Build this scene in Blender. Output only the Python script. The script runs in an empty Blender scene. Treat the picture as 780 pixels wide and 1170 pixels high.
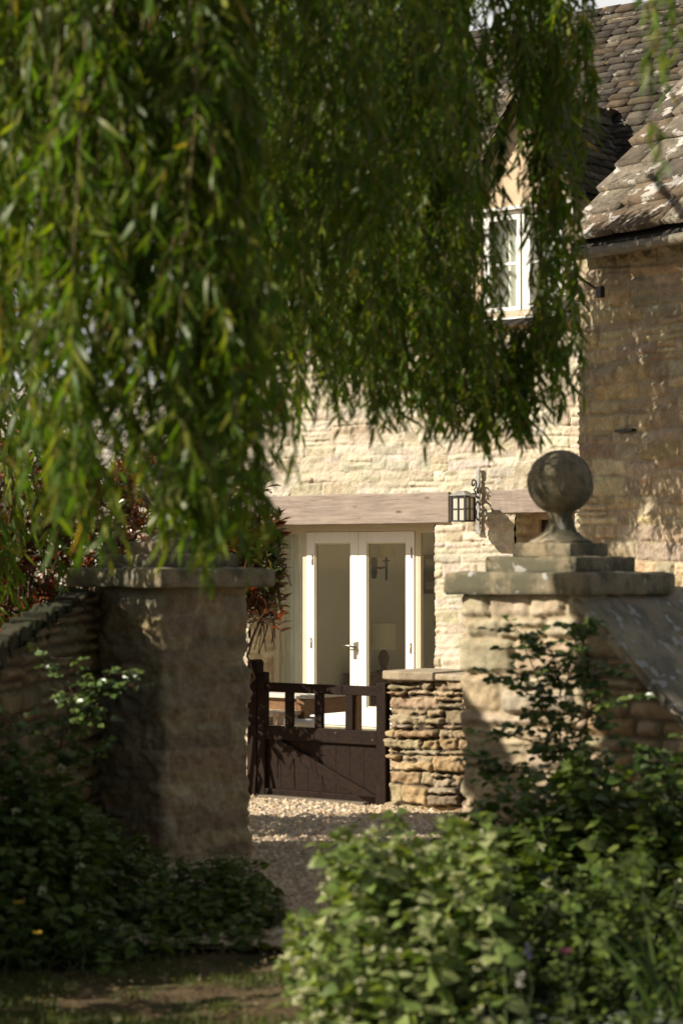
import bpy, math, random
import numpy as np
from mathutils import Vector, Matrix
R = math.radians
random.seed(7)
rng = np.random.default_rng(7)
SC = bpy.context.scene
COL = SC.collection

# ------------------------------------------------------------------ camera model (photo pixels 780 x 1170)
FPX = 2600.0
KY = 1.3          # depths below are given for a 2000 px lens; the real lens is longer
HOR = 645.0
CAMZ = 1.75
TH = math.atan((HOR - 585.0) / FPX)

def ray(px, py):
    p = (px - 390.0) / FPX
    q = (585.0 - py) / FPX
    return Vector((p, math.cos(TH) - q * math.sin(TH), math.sin(TH) + q * math.cos(TH)))

def at(px, py, Y):
    d = ray(px, py)
    Y = Y * KY
    k = Y / d.y
    return Vector((d.x * k, Y, CAMZ + d.z * k))

class Frame:
    """a vertical plane family: local x along the facade, local y into the building"""
    def __init__(self, ox, oy, psi):
        self.o = Vector((ox, oy, 0)); self.psi = psi
        self.r = Vector((math.cos(psi), -math.sin(psi), 0))
        self.i = Vector((math.sin(psi), math.cos(psi), 0))
    def uv(self, px, py, y=0.0):
        d = ray(px, py)
        c = Vector((0, 0, CAMZ))
        k = (self.o + self.i * y - c).dot(self.i) / d.dot(self.i)
        p = c + d * k
        return (p - self.o).dot(self.r), p.z
    def w(self, u, y, z):
        return self.o + self.r * u + self.i * y + Vector((0, 0, z))

PSI = R(38)
PSG = R(36.5)
H = Frame(0.2, 18.0 * KY, PSI)

SUN_TO = (-H.i * 1.0 - H.r * 0.85 + Vector((0, 0, 0.80))).normalized()

# ------------------------------------------------------------------ noise
def _hash(ix, iy, seed):
    h = (ix.astype(np.int64) * 374761393 + iy.astype(np.int64) * 668265263 + seed * 1442695041) & 0xFFFFFFFF
    h = ((h ^ (h >> 13)) * 1274126177) & 0xFFFFFFFF
    h = (h ^ (h >> 16)) & 0xFFFFFFFF
    return h.astype(np.float64) / 4294967295.0

def vnoise(x, y, seed=0):
    ix = np.floor(x); iy = np.floor(y)
    fx = x - ix; fy = y - iy
    fx = fx * fx * (3 - 2 * fx); fy = fy * fy * (3 - 2 * fy)
    a = _hash(ix, iy, seed); b = _hash(ix + 1, iy, seed)
    c = _hash(ix, iy + 1, seed); d = _hash(ix + 1, iy + 1, seed)
    return (a + (b - a) * fx) * (1 - fy) + (c + (d - c) * fx) * fy - 0.5

def fbm(x, y, seed=0, oct=3):
    s = 0; a = 1.0; f = 1.0
    for k in range(oct):
        s = s + a * vnoise(x * f, y * f, seed + 17 * k); a *= 0.5; f *= 2.03
    return s

def sstep(a, b, x):
    t = np.clip((x - a) / (b - a), 0, 1)
    return t * t * (3 - 2 * t)

# ------------------------------------------------------------------ materials
def new_mat(name):
    m = bpy.data.materials.new(name); m.use_nodes = True
    nt = m.node_tree
    return m, nt, nt.nodes['Principled BSDF'], nt.nodes['Material Output']

def nd(nt, t, **kw):
    n = nt.nodes.new(t)
    for k, v in kw.items():
        if k in n.inputs.keys(): n.inputs[k].default_value = v
        else: setattr(n, k, v)
    return n

def ramp(nt, pts):
    n = nt.nodes.new('ShaderNodeValToRGB')
    e = n.color_ramp.elements
    while len(e) < len(pts): e.new(0.5)
    for i, (p, c) in enumerate(pts):
        e[i].position = p; e[i].color = (*c, 1) if len(c) == 3 else c
    return n

def mixc(nt, a, b, fac, blend='MIX'):
    n = nt.nodes.new('ShaderNodeMix'); n.data_type = 'RGBA'; n.blend_type = blend
    for sock, v in ((n.inputs[0], fac), (n.inputs[6], a), (n.inputs[7], b)):
        if hasattr(v, 'is_linked') or isinstance(v, bpy.types.NodeSocket): nt.links.new(v, sock)
        elif isinstance(v, (int, float)): sock.default_value = v
        else: sock.default_value = (*v, 1)
    return n.outputs[2]

def tex(nt, kind, scale, detail=4, coord='Object', vec_scale=None, rough=0.6, w=None):
    tc = nt.nodes.new('ShaderNodeTexCoord')
    out = tc.outputs[coord]
    if vec_scale:
        mp = nt.nodes.new('ShaderNodeMapping'); mp.inputs['Scale'].default_value = vec_scale
        nt.links.new(out, mp.inputs['Vector']); out = mp.outputs['Vector']
    n = nt.nodes.new(kind)
    n.inputs['Scale'].default_value = scale
    if 'Detail' in n.inputs.keys(): n.inputs['Detail'].default_value = detail
    if 'Roughness' in n.inputs.keys(): n.inputs['Roughness'].default_value = rough
    nt.links.new(out, n.inputs['Vector'])
    return n

def bump(nt, bs, h, strength=0.4, dist=0.01):
    b = nt.nodes.new('ShaderNodeBump'); b.inputs['Strength'].default_value = strength
    b.inputs['Distance'].default_value = dist
    nt.links.new(h, b.inputs['Height']); nt.links.new(b.outputs[0], bs.inputs['Normal'])

def m_simple(name, col, rough=0.6, metal=0.0, spec=0.5, noise=0.0, nscale=30, bmp=0.0):
    m, nt, bs, out = new_mat(name)
    bs.inputs['Base Color'].default_value = (*col, 1); bs.inputs['Roughness'].default_value = rough
    bs.inputs['Metallic'].default_value = metal; bs.inputs['Specular IOR Level'].default_value = spec
    if noise or bmp:
        t = tex(nt, 'ShaderNodeTexNoise', nscale, 5)
        if noise:
            dark = tuple(c * (1 - noise) for c in col); lite = tuple(min(1, c * (1 + noise)) for c in col)
            rp = ramp(nt, [(0.3, dark), (0.7, lite)]); nt.links.new(t.outputs['Fac'], rp.inputs[0])
            nt.links.new(rp.outputs[0], bs.inputs['Base Color'])
        if bmp: bump(nt, bs, t.outputs['Fac'], bmp, 0.01)
    return m

def m_stone(name, tint=(1, 1, 1), lich=0.0, lichcol=(0.10, 0.10, 0.085), stain=0.25, pale=0.0, base=None):
    m, nt, bs, out = new_mat(name)
    if base is None:
        at_ = nd(nt, 'ShaderNodeAttribute', attribute_name='Col'); col = at_.outputs['Color']
    else:
        rg = nt.nodes.new('ShaderNodeRGB'); rg.outputs[0].default_value = (*base, 1); col = rg.outputs[0]
    col = mixc(nt, col, tint, 1.0, 'MULTIPLY')
    n1 = tex(nt, 'ShaderNodeTexNoise', 9, 6)
    r1 = ramp(nt, [(0.3, (0.62, 0.56, 0.48)), (0.62, (1.12, 1.1, 1.06))]); nt.links.new(n1.outputs['Fac'], r1.inputs[0])
    col = mixc(nt, col, r1.outputs[0], stain + 0.35, 'MULTIPLY')
    n2 = tex(nt, 'ShaderNodeTexNoise', 60, 6, rough=0.7)
    r2 = ramp(nt, [(0.35, (0.72, 0.7, 0.66)), (0.6, (1.1, 1.1, 1.1))]); nt.links.new(n2.outputs['Fac'], r2.inputs[0])
    col = mixc(nt, col, r2.outputs[0], 0.6, 'MULTIPLY')
    if lich:
        n3 = tex(nt, 'ShaderNodeTexNoise', 4.5, 8, rough=0.68)
        r3 = ramp(nt, [(0.60 - 0.25 * lich, (0, 0, 0)), (0.72 - 0.2 * lich, (1, 1, 1))]); nt.links.new(n3.outputs['Fac'], r3.inputs[0])
        col = mixc(nt, col, lichcol, r3.outputs[0])
    if pale:
        n4 = tex(nt, 'ShaderNodeTexNoise', 13, 4, rough=0.5)
        r4 = ramp(nt, [(0.66 - 0.1 * pale, (0, 0, 0)), (0.70 - 0.1 * pale, (1, 1, 1))]); nt.links.new(n4.outputs['Fac'], r4.inputs[0])
        col = mixc(nt, col, (0.42, 0.41, 0.38), r4.outputs[0])
    nt.links.new(col, bs.inputs['Base Color'])
    bs.inputs['Roughness'].default_value = 0.92; bs.inputs['Specular IOR Level'].default_value = 0.25
    nb = tex(nt, 'ShaderNodeTexNoise', 85, 8, rough=0.75)
    bump(nt, bs, nb.outputs['Fac'], 0.55, 0.012)
    return m

def m_slate(name, pale=.57, palecol=(0.50, 0.47, 0.42)):
    m, nt, bs, out = new_mat(name)
    a = nd(nt, 'ShaderNodeAttribute', attribute_name='Col'); col = a.outputs['Color']
    n1 = tex(nt, 'ShaderNodeTexNoise', 14, 8, rough=0.7)
    r1 = ramp(nt, [(0.3, (0.5, 0.48, 0.45)), (0.7, (1.25, 1.22, 1.16))]); nt.links.new(n1.outputs['Fac'], r1.inputs[0])
    col = mixc(nt, col, r1.outputs[0], 0.9, 'MULTIPLY')
    n2 = tex(nt, 'ShaderNodeTexNoise', 5, 7, rough=0.62)
    r2 = ramp(nt, [(pale, (0, 0, 0)), (pale + .04, (1, 1, 1))]); nt.links.new(n2.outputs['Fac'], r2.inputs[0])
    col = mixc(nt, col, palecol, r2.outputs[0])
    n3 = tex(nt, 'ShaderNodeTexNoise', 11, 7, rough=0.7, vec_scale=(1, 1.3, 0.8))
    r3 = ramp(nt, [(0.56, (0, 0, 0)), (0.62, (1, 1, 1))]); nt.links.new(n3.outputs['Fac'], r3.inputs[0])
    col = mixc(nt, col, (0.055, 0.05, 0.04), r3.outputs[0])
    n4 = tex(nt, 'ShaderNodeTexNoise', 3.7, 8, rough=0.66, vec_scale=(1.2, 0.8, 1))
    r4 = ramp(nt, [(0.655, (0, 0, 0)), (0.68, (1, 1, 1))]); nt.links.new(n4.outputs['Fac'], r4.inputs[0])
    col = mixc(nt, col, (0.34, 0.21, 0.045), r4.outputs[0])
    nt.links.new(col, bs.inputs['Base Color'])
    bs.inputs['Roughness'].default_value = 0.9; bs.inputs['Specular IOR Level'].default_value = 0.25
    nb = tex(nt, 'ShaderNodeTexNoise', 45, 8, rough=0.75)
    bump(nt, bs, nb.outputs['Fac'], 0.7, 0.02)
    return m

def m_wood(name, c1, c2, scale=(1.2, 14, 14), rough=0.75, bmp=0.35, knots=0.0, spec=0.3):
    m, nt, bs, out = new_mat(name)
    t = tex(nt, 'ShaderNodeTexNoise', 4, 7, vec_scale=scale, rough=0.65)
    rp = ramp(nt, [(0.28, c1), (0.68, c2)]); nt.links.new(t.outputs['Fac'], rp.inputs[0])
    col = rp.outputs[0]
    t2 = tex(nt, 'ShaderNodeTexNoise', 5, 6, vec_scale=(scale[0] * 0.6, scale[1] * 2.2, scale[2] * 2.2), rough=0.7)
    r2 = ramp(nt, [(0.30, (0.35, 0.3, 0.27)), (0.42, (1, 1, 1))]); nt.links.new(t2.outputs['Fac'], r2.inputs[0])
    col = mixc(nt, col, r2.outputs[0], 0.75, 'MULTIPLY')
    if knots:
        v = tex(nt, 'ShaderNodeTexVoronoi', 2.1, 0, vec_scale=(1.3, 2.5, 3.4))
        r3 = ramp(nt, [(0.03, (0.3, 0.22, 0.18)), (0.16, (1, 1, 1))]); nt.links.new(v.outputs['Distance'], r3.inputs[0])
        col = mixc(nt, col, r3.outputs[0], knots, 'MULTIPLY')
        n5 = tex(nt, 'ShaderNodeTexNoise', 2.2, 4)
        r5 = ramp(nt, [(0.35, (0.86, 0.83, 0.82)), (0.65, (1.05, 0.98, 0.95))]); nt.links.new(n5.outputs['Fac'], r5.inputs[0])
        col = mixc(nt, col, r5.outputs[0], 1.0, 'MULTIPLY')
    nt.links.new(col, bs.inputs['Base Color'])
    bs.inputs['Roughness'].default_value = rough; bs.inputs['Specular IOR Level'].default_value = spec
    bump(nt, bs, t2.outputs['Fac'], bmp, 0.006)
    return m

def m_leaf(name, rough=0.4, transl=0.35, spec=0.5, tcol=(1.5, 1.7, 0.6)):
    m, nt, bs, out = new_mat(name)
    a = nd(nt, 'ShaderNodeAttribute', attribute_name='Col')
    nt.links.new(a.outputs['Color'], bs.inputs['Base Color'])
    bs.inputs['Roughness'].default_value = rough; bs.inputs['Specular IOR Level'].default_value = spec
    tr = nt.nodes.new('ShaderNodeBsdfTranslucent')
    nt.links.new(mixc(nt, a.outputs['Color'], tcol, 1.0, 'MULTIPLY'), tr.inputs['Color'])
    mx = nt.nodes.new('ShaderNodeMixShader'); mx.inputs[0].default_value = transl
    nt.links.new(bs.outputs[0], mx.inputs[1]); nt.links.new(tr.outputs[0], mx.inputs[2])
    nt.links.new(mx.outputs[0], out.inputs['Surface'])
    return m

def m_glass(name, ior=1.45):
    m, nt, bs, out = new_mat(name)
    nt.nodes.remove(bs)
    t = nt.nodes.new('ShaderNodeBsdfTransparent'); t.inputs[0].default_value = (0.93, 0.95, 0.93, 1)
    g = nt.nodes.new('ShaderNodeBsdfGlossy'); g.inputs['Roughness'].default_value = 0.02
    f = nt.nodes.new('ShaderNodeLayerWeight'); f.inputs[0].default_value = .5
    pw = nt.nodes.new('ShaderNodeMath'); pw.operation = 'POWER'; pw.inputs[1].default_value = 4.0; nt.links.new(f.outputs['Facing'], pw.inputs[0])
    ma = nt.nodes.new('ShaderNodeMath'); ma.operation = 'MULTIPLY_ADD'; ma.inputs[1].default_value = .9; ma.inputs[2].default_value = .04; nt.links.new(pw.outputs[0], ma.inputs[0])
    mx = nt.nodes.new('ShaderNodeMixShader')
    nt.links.new(ma.outputs[0], mx.inputs[0]); nt.links.new(t.outputs[0], mx.inputs[1]); nt.links.new(g.outputs[0], mx.inputs[2])
    nt.links.new(mx.outputs[0], out.inputs['Surface'])
    return m

M = {}
M['wall'] = m_stone('cream_limestone', stain=0.15)
M['wingwall'] = m_stone('golden_limestone', tint=(0.92, 0.90, 0.84), stain=0.35)
M['pier'] = m_stone('pier_limestone', tint=(0.92, 0.86, 0.76), stain=0.4)
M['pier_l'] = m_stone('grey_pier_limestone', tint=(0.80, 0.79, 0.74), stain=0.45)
M['darkstone'] = m_stone('weathered_stone', lich=0.9, lichcol=(0.125, 0.115, 0.075), pale=0.2, base=(0.42, 0.355, 0.25), stain=0.5)
M['coping'] = m_stone('lichened_coping_stone', lich=0.8, lichcol=(0.19, 0.17, 0.125), pale=0.7, base=(0.46, 0.40, 0.30), stain=0.5)
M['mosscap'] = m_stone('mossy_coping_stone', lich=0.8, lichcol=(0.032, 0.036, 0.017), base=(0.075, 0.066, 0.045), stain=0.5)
M['drystone'] = m_stone('dry_stone', tint=(0.86, 0.8, 0.72), stain=0.4)
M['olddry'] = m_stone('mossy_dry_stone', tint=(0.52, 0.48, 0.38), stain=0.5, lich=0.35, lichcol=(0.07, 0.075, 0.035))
M['slate'] = m_slate('stone_slate')
M['slate_dark'] = m_slate('weathered_slate', .61, (0.30, 0.275, 0.235))
M['roofbase'] = m_simple('roof_underlay', (0.03, 0.026, 0.022), 0.95)
M['lintel'] = m_wood('weathered_oak', (0.215, 0.18, 0.15), (0.36, 0.31, 0.262), scale=(0.9, 9, 9), knots=0.9, rough=0.85)
M['gate'] = m_wood('dark_stained_timber', (0.0075, 0.004, 0.0025), (0.024, 0.012, 0.0065), scale=(6, 6, 6), rough=0.72, spec=0.15)
M['sleeper'] = m_wood('grey_timber', (0.10, 0.08, 0.055), (0.2, 0.165, 0.12), scale=(1, 12, 12))
M['table'] = m_wood('brown_garden_timber', (0.12, 0.06, 0.025), (0.26, 0.14, 0.06), scale=(2, 10, 10), rough=0.5)
M['palewood'] = m_wood('pale_timber', (0.42, 0.32, 0.22), (0.6, 0.48, 0.35), scale=(5, 5, 5), rough=0.6)
M['tabletop'] = m_wood('sunlit_top_timber', (0.55, 0.5, 0.42), (0.72, 0.67, 0.58), scale=(1, 10, 10), rough=0.6)  # paler than the table sides: sunlight on the top put into its colour
M['white'] = m_simple('white_paint', (0.80, 0.785, 0.745), 0.4, noise=0.03, nscale=6)
M['cream'] = m_simple('cream_paint', (0.55, 0.49, 0.36), 0.5, noise=0.05, nscale=6)
M['plaster'] = m_simple('lime_plaster', (0.56, 0.43, 0.28), 0.9, noise=0.13, nscale=7, bmp=0.25)
M['room'] = m_simple('room_plaster', (0.86, 0.81, 0.70), 0.8, noise=0.03, nscale=4)
M['glass'] = m_glass('window_glass')
M['iron'] = m_simple('black_iron', (0.018, 0.017, 0.016), 0.45, spec=0.5, noise=0.3, nscale=60)
M['ironblue'] = m_simple('verdigris_iron', (0.03, 0.05, 0.05), 0.5)
M['brass'] = m_simple('aged_brass', (0.36, 0.27, 0.13), 0.35, metal=0.9)
M['steel'] = m_simple('pewter', (0.30, 0.28, 0.24), 0.3, metal=0.9)
M['zinc'] = m_simple('weathered_zinc', (0.30, 0.29, 0.27), 0.55, metal=0.3, noise=0.25, nscale=15)
M['frosted'] = m_simple('frosted_glass', (0.50, 0.47, 0.39), 0.25)
M['linen'] = m_simple('linen_shade', (0.74, 0.66, 0.50), 0.85)
M['curtain'] = m_simple('white_curtain', (0.82, 0.80, 0.74), 0.85, noise=0.1, nscale=3)
M['gutter'] = m_simple('old_gutter_paint', (0.13, 0.11, 0.075), 0.6, noise=0.3, nscale=9)
M['chest'] = m_wood('walnut', (0.09, 0.045, 0.02), (0.20, 0.11, 0.05), scale=(2, 8, 8), rough=0.4)
M['bark'] = m_simple('willow_bark', (0.11, 0.085, 0.055), 0.95, noise=0.4, nscale=14, bmp=0.6)
M['twig'] = m_simple('willow_twig', (0.15, 0.105, 0.035), 0.7)
M['stem'] = m_simple('green_stem', (0.06, 0.085, 0.025), 0.7)
M['redstem'] = m_simple('brown_stem', (0.10, 0.055, 0.03), 0.7)
M['willow'] = m_leaf('willow_leaf', 0.42, 0.48, 0.38, (1.42, 1.5, 0.4))
M['photinia'] = m_leaf('photinia_leaf', 0.22, 0.22, 0.6, (1.8, 1.1, 0.4))
M['broad'] = m_leaf('broad_leaf', 0.5, 0.3, 0.35, (1.5, 1.6, 0.45))
M['rose'] = m_leaf('rose_leaf', 0.33, 0.25, 0.5, (1.5, 1.6, 0.45))
M['grass'] = m_leaf('grass_blade', 0.5, 0.3, 0.3, (1.4, 1.6, 0.5))
M['petal'] = m_leaf('petal', 0.6, 0.3, 0.2, (1.2, 1.2, 1.0))

# ------------------------------------------------------------------ mesh builders
def finish(o, parent=None):
    COL.objects.link(o)
    if parent is not None: o.parent = parent
    return o

def np_mesh(name, V, faces, mat, parent=None, cols=None, smooth=True):
    """faces: list of int arrays (M,k)"""
    me = bpy.data.meshes.new(name)
    V = np.asarray(V, dtype=np.float32)
    loops = np.concatenate([f.reshape(-1) for f in faces]).astype(np.int32)
    sizes = np.concatenate([np.full(len(f), f.shape[1], dtype=np.int32) for f in faces])
    starts = np.concatenate([[0], np.cumsum(sizes)[:-1]]).astype(np.int32)
    me.vertices.add(len(V)); me.vertices.foreach_set('co', V.ravel())
    me.loops.add(len(loops)); me.loops.foreach_set('vertex_index', loops)
    me.polygons.add(len(sizes)); me.polygons.foreach_set('loop_start', starts); me.polygons.foreach_set('loop_total', sizes)
    if smooth: me.polygons.foreach_set('use_smooth', np.ones(len(sizes), dtype=bool))
    me.update(calc_edges=True)
    if cols is not None:
        ca = me.color_attributes.new('Col', 'FLOAT_COLOR', 'POINT')
        c4 = np.ones((len(V), 4), dtype=np.float32); c4[:, :3] = cols
        ca.data.foreach_set('color', c4.ravel())
    me.materials.append(mat)
    return finish(bpy.data.objects.new(name, me), parent)

class MB:
    def __init__(self): self.v = []; self.f = []
    def box(self, c, s, rot=None):
        b = len(self.v)
        for dz in (-.5, .5):
            for dx, dy in ((-.5, -.5), (.5, -.5), (.5, .5), (-.5, .5)):
                p = Vector((dx * s[0], dy * s[1], dz * s[2]))
                if rot is not None: p = rot @ p
                self.v.append(Vector(c) + p)
        self.f += [(b + 3, b + 2, b + 1, b), (b + 4, b + 5, b + 6, b + 7)]
        for k in range(4):
            self.f.append((b + k, b + (k + 1) % 4, b + 4 + (k + 1) % 4, b + 4 + k))
        return self
    def span(self, a, b):
        return self.box([(a[k] + b[k]) / 2 for k in range(3)], [abs(b[k] - a[k]) for k in range(3)])
    def bar(self, a, b, w, t, up=(0, 0, 1)):
        a = Vector(a); b = Vector(b); d = (b - a); L = d.length; d.normalize()
        up = Vector(up); s = d.cross(up).normalized(); n = s.cross(d)
        rot = Matrix((d, s, n)).transposed()
        return self.box((a + b) / 2, (L, t, w), rot)
    def tube(self, pts, rad, n=6, cap=True):
        pts = [Vector(p) for p in pts]
        if not hasattr(rad, '__len__'): rad = [rad] * len(pts)
        b = len(self.v); ref = Vector((0.31, 0.17, 0.93))
        for k, p in enumerate(pts):
            d = (pts[min(k + 1, len(pts) - 1)] - pts[max(k - 1, 0)]).normalized()
            s = d.cross(ref)
            if s.length < 1e-3: s = d.cross(Vector((1, 0, 0)))
            s.normalize(); t = s.cross(d)
            for j in range(n):
                a = 2 * math.pi * j / n
                self.v.append(p + (s * math.cos(a) + t * math.sin(a)) * rad[k])
        for k in range(len(pts) - 1):
            for j in range(n):
                self.f.append((b + k * n + j, b + k * n + (j + 1) % n, b + (k + 1) * n + (j + 1) % n, b + (k + 1) * n + j))
        if cap:
            self.f.append(tuple(b + j for j in range(n)))
            e = b + (len(pts) - 1) * n
            self.f.append(tuple(e + j for j in reversed(range(n))))
        return self
    def lathe(self, prof, c=(0, 0, 0), n=24):
        b = len(self.v); c = Vector(c)
        for r, z in prof:
            for j in range(n):
                a = 2 * math.pi * j / n
                self.v.append(c + Vector((r * math.cos(a), r * math.sin(a), z)))
        for k in range(len(prof) - 1):
            for j in range(n):
                self.f.append((b + k * n + j, b + k * n + (j + 1) % n, b + (k + 1) * n + (j + 1) % n, b + (k + 1) * n + j))
        if prof[0][0] > 1e-4: self.f.append(tuple(b + j for j in reversed(range(n))))
        if prof[-1][0] > 1e-4: self.f.append(tuple(b + (len(prof) - 1) * n + j for j in range(n)))
        return self
    def prism(self, poly, axis, a, b_):
        """poly: 2-D points; axis 'y': (x,z) extruded in y; 'x': (y,z); 'z': (x,y)"""
        b = len(self.v); n = len(poly)
        def mk(p, q):
            return Vector((p[0], q, p[1])) if axis == 'y' else (Vector((q, p[0], p[1])) if axis == 'x' else Vector((p[0], p[1], q)))
        for q in (a, b_):
            for p in poly: self.v.append(mk(p, q))
        self.f.append(tuple(b + k for k in range(n))); self.f.append(tuple(b + n + k for k in reversed(range(n))))
        for k in range(n): self.f.append((b + k, b + n + k, b + n + (k + 1) % n, b + (k + 1) % n))
        return self
    def build(self, name, mat, parent=None, bevel=0.0, smooth=False, seg=2):
        me = bpy.data.meshes.new(name)
        me.from_pydata([tuple(v) for v in self.v], [], self.f)
        import bmesh
        bm = bmesh.new(); bm.from_mesh(me); bmesh.ops.recalc_face_normals(bm, faces=bm.faces); bm.to_mesh(me); bm.free()
        me.materials.append(mat)
        if smooth:
            for p in me.polygons: p.use_smooth = True
        o = finish(bpy.data.objects.new(name, me), parent)
        if bevel:
            md = o.modifiers.new('bevel', 'BEVEL'); md.width = bevel; md.segments = seg; md.limit_method = 'ANGLE'; md.angle_limit = R(40)
        return o

def thing(name, label, cat, loc=(0, 0, 0), rz=0.0, group=None):
    o = bpy.data.objects.new(name, None); COL.objects.link(o)
    o.empty_display_size = 0.1
    o.location = loc; o.rotation_euler = (0, 0, rz)
    o['label'] = label; o['category'] = cat
    if group: o['group'] = group
    return o

def tag(o, label, cat, group=None, kind=None):
    o['label'] = label; o['category'] = cat
    if group: o['group'] = group
    if kind: o['kind'] = kind
    return o

def copy_tree(o, parent=None):
    c = o.copy(); COL.objects.link(c); c.parent = parent
    for ch in list(o.children): copy_tree(ch, c)
    return c

# ------------------------------------------------------------------ stonework as displaced height fields
PALE = np.array([[0.535, 0.485, 0.385], [0.57, 0.525, 0.425], [0.51, 0.45, 0.34], [0.53, 0.485, 0.40], [0.49, 0.435, 0.335]])
GOLD = np.array([[0.50, 0.42, 0.29], [0.54, 0.46, 0.32], [0.45, 0.38, 0.27], [0.42, 0.36, 0.27], [0.51, 0.39, 0.24]])
GREY = np.array([[0.44, 0.38, 0.28], [0.50, 0.43, 0.31], [0.36, 0.31, 0.24], [0.40, 0.36, 0.29], [0.47, 0.37, 0.24]])

def stone_field(U, V, seed=1, hh=(0.07, 0.17), ww=(0.14, 0.46), joint=0.008, depth=0.022, rough=0.006, split=0.25, warp=0.03, pal=PALE, mortar=(0.52, 0.44, 0.30), mortar_mix=0.8, rnd=0.028, out=0.5, flush=0.0, edge=0.007):
    rg = np.random.default_rng(seed)
    Vw = V + warp * fbm(U * 0.9, V * 1.1, seed, 2) + 0.012 * fbm(U * 6, V * 6, seed + 5, 2)
    Uw0 = U + 0.018 * fbm(U * 5, V * 9, seed + 9, 2)
    cb = [V.min() - 0.4]
    while cb[-1] < V.max() + 0.4: cb.append(cb[-1] + rg.uniform(*hh) * (0.8 if rg.random() < .3 else 1))
    cb = np.array(cb)
    ci = np.clip(np.searchsorted(cb, Vw) - 1, 0, len(cb) - 2)
    e = np.zeros_like(U); rid = np.zeros_like(U); lu = np.zeros_like(U); lv = np.zeros_like(U)
    col = np.zeros(U.shape + (3,)); prot = np.zeros_like(U); tilt = np.zeros_like(U)
    for c in range(len(cb) - 1):
        msk = ci == c
        if not msk.any(): continue
        v0, v1 = cb[c], cb[c + 1]
        cuts = [U.min() - 0.5 - rg.uniform(0, 0.3)]
        while cuts[-1] < U.max() + 0.5: cuts.append(cuts[-1] + rg.uniform(*ww) * rg.choice([0.6, 1, 1, 1.2]))
        cuts = np.array(cuts); n = len(cuts)
        uu = Uw0[msk]; vv = Vw[msk]
        si = np.clip(np.searchsorted(cuts, uu) - 1, 0, n - 2)
        sp = (rg.random(n) < split) & (v1 - v0 > 0.09)
        sf = v0 + (v1 - v0) * rg.uniform(0.35, 0.65, n)
        s_ = sp[si]; sv = sf[si]
        top = s_ & (vv > sv)
        a = np.where(top, sv, v0); b = np.where(s_ & ~top, sv, v1)
        du = np.minimum(uu - cuts[si], cuts[si + 1] - uu); dv = np.minimum(vv - a, b - vv)
        rr = np.minimum(rnd * 1.3, (b - a) * 0.42)
        cor = (du < rr) & (dv < rr)
        ee = np.where(cor, rr - np.hypot(rr - du, rr - dv), np.minimum(du, dv))
        e[msk] = ee
        key = si * 2 + top
        pr = rg.uniform(0, 1, 2 * n); tl = rg.uniform(-1, 1, 2 * n); tv = rg.uniform(-1, 1, 2 * n)
        pc = pal[rg.integers(0, len(pal), 2 * n)] * rg.uniform(0.80, 1.12, (2 * n, 1)) * (1 + rg.uniform(-.05, .05, (2 * n, 3)))
        prot[msk] = pr[key]; col[msk] = pc[key]
        tilt[msk] = tl[key] * (uu - (cuts[si] + cuts[si + 1]) / 2) * 0.05 + tv[key] * (vv - (a + b) / 2) * 0.12
    e = e + edge * fbm(U * 22, V * 22, seed + 3, 2)
    h = sstep(joint * 0.6, joint + rnd, e)
    hc = sstep(joint * 0.4, joint * 1.5 + 0.004, e)
    if flush:
        fill = sstep(-.05, .25, fbm(U * 3.1, V * 4.3, seed + 61, 3) + flush - .5)
        h = np.maximum(h, fill * .88); hc = np.maximum(hc, fill * .75)
        gap = sstep(.30, .42, fbm(U * 2.3 + 7, V * 5.1, seed + 71, 3)) * (1 - sstep(0, joint * 1.8, e)); h = h * (1 - gap) - gap * .6
    face = rough * (fbm(U * 9, V * 11, seed + 31, 4) * 1.5 + 0.5 * fbm(U * 45, V * 45, seed + 33, 2))
    d = h * (depth * (1 - out + out * prot)) + (0.35 + 0.65 * h) * face + h * tilt * 0.6
    mc = np.array(mortar) * (1 + 0.25 * fbm(U * 14, V * 14, seed + 41, 3))[..., None]
    k = ((1 - hc) * mortar_mix)[..., None]
    col = col * (1 + 0.22 * fbm(U * 5, V * 5, seed + 51, 3))[..., None]
    return d, np.clip(col * (1 - k) + mc * k, 0.02, 0.95)

def path_sample(path, step, closed=False, rad=0.0):
    """resample a plan polyline (list of (x,y)); returns points, outward normals (right-hand side of travel), arc length"""
    P = [np.array(p, float) for p in path]
    if rad > 0:
        Q = []
        n = len(P)
        for k in range(n):
            if not closed and k in (0, n - 1): Q.append(P[k]); continue
            a, b, c = P[k - 1], P[k], P[(k + 1) % n]
            da = (a - b) / np.linalg.norm(a - b); dc = (c - b) / np.linalg.norm(c - b)
            for t in np.linspace(0, 1, 5):
                p0 = b + da * rad; p1 = b; p2 = b + dc * rad
                Q.append((1 - t) ** 2 * p0 + 2 * t * (1 - t) * p1 + t * t * p2)
        P = Q
    if closed: P = P + [P[0]]
    P = np.array(P); seg = np.linalg.norm(np.diff(P, axis=0), axis=1); s = np.concatenate([[0], np.cumsum(seg)])
    n = max(2, int(round(s[-1] / step)) + 1); t = np.linspace(0, s[-1], n)
    X = np.interp(t, s, P[:, 0]); Y = np.interp(t, s, P[:, 1])
    pts = np.stack([X, Y], 1)
    tg = np.gradient(pts, axis=0); tg /= np.linalg.norm(tg, axis=1, keepdims=True) + 1e-9
    if closed:
        t0 = pts[1] - pts[-2]; t0 /= np.linalg.norm(t0); tg[0] = tg[-1] = t0
    nor = np.stack([tg[:, 1], -tg[:, 0]], 1)
    return pts, nor, t

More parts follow.
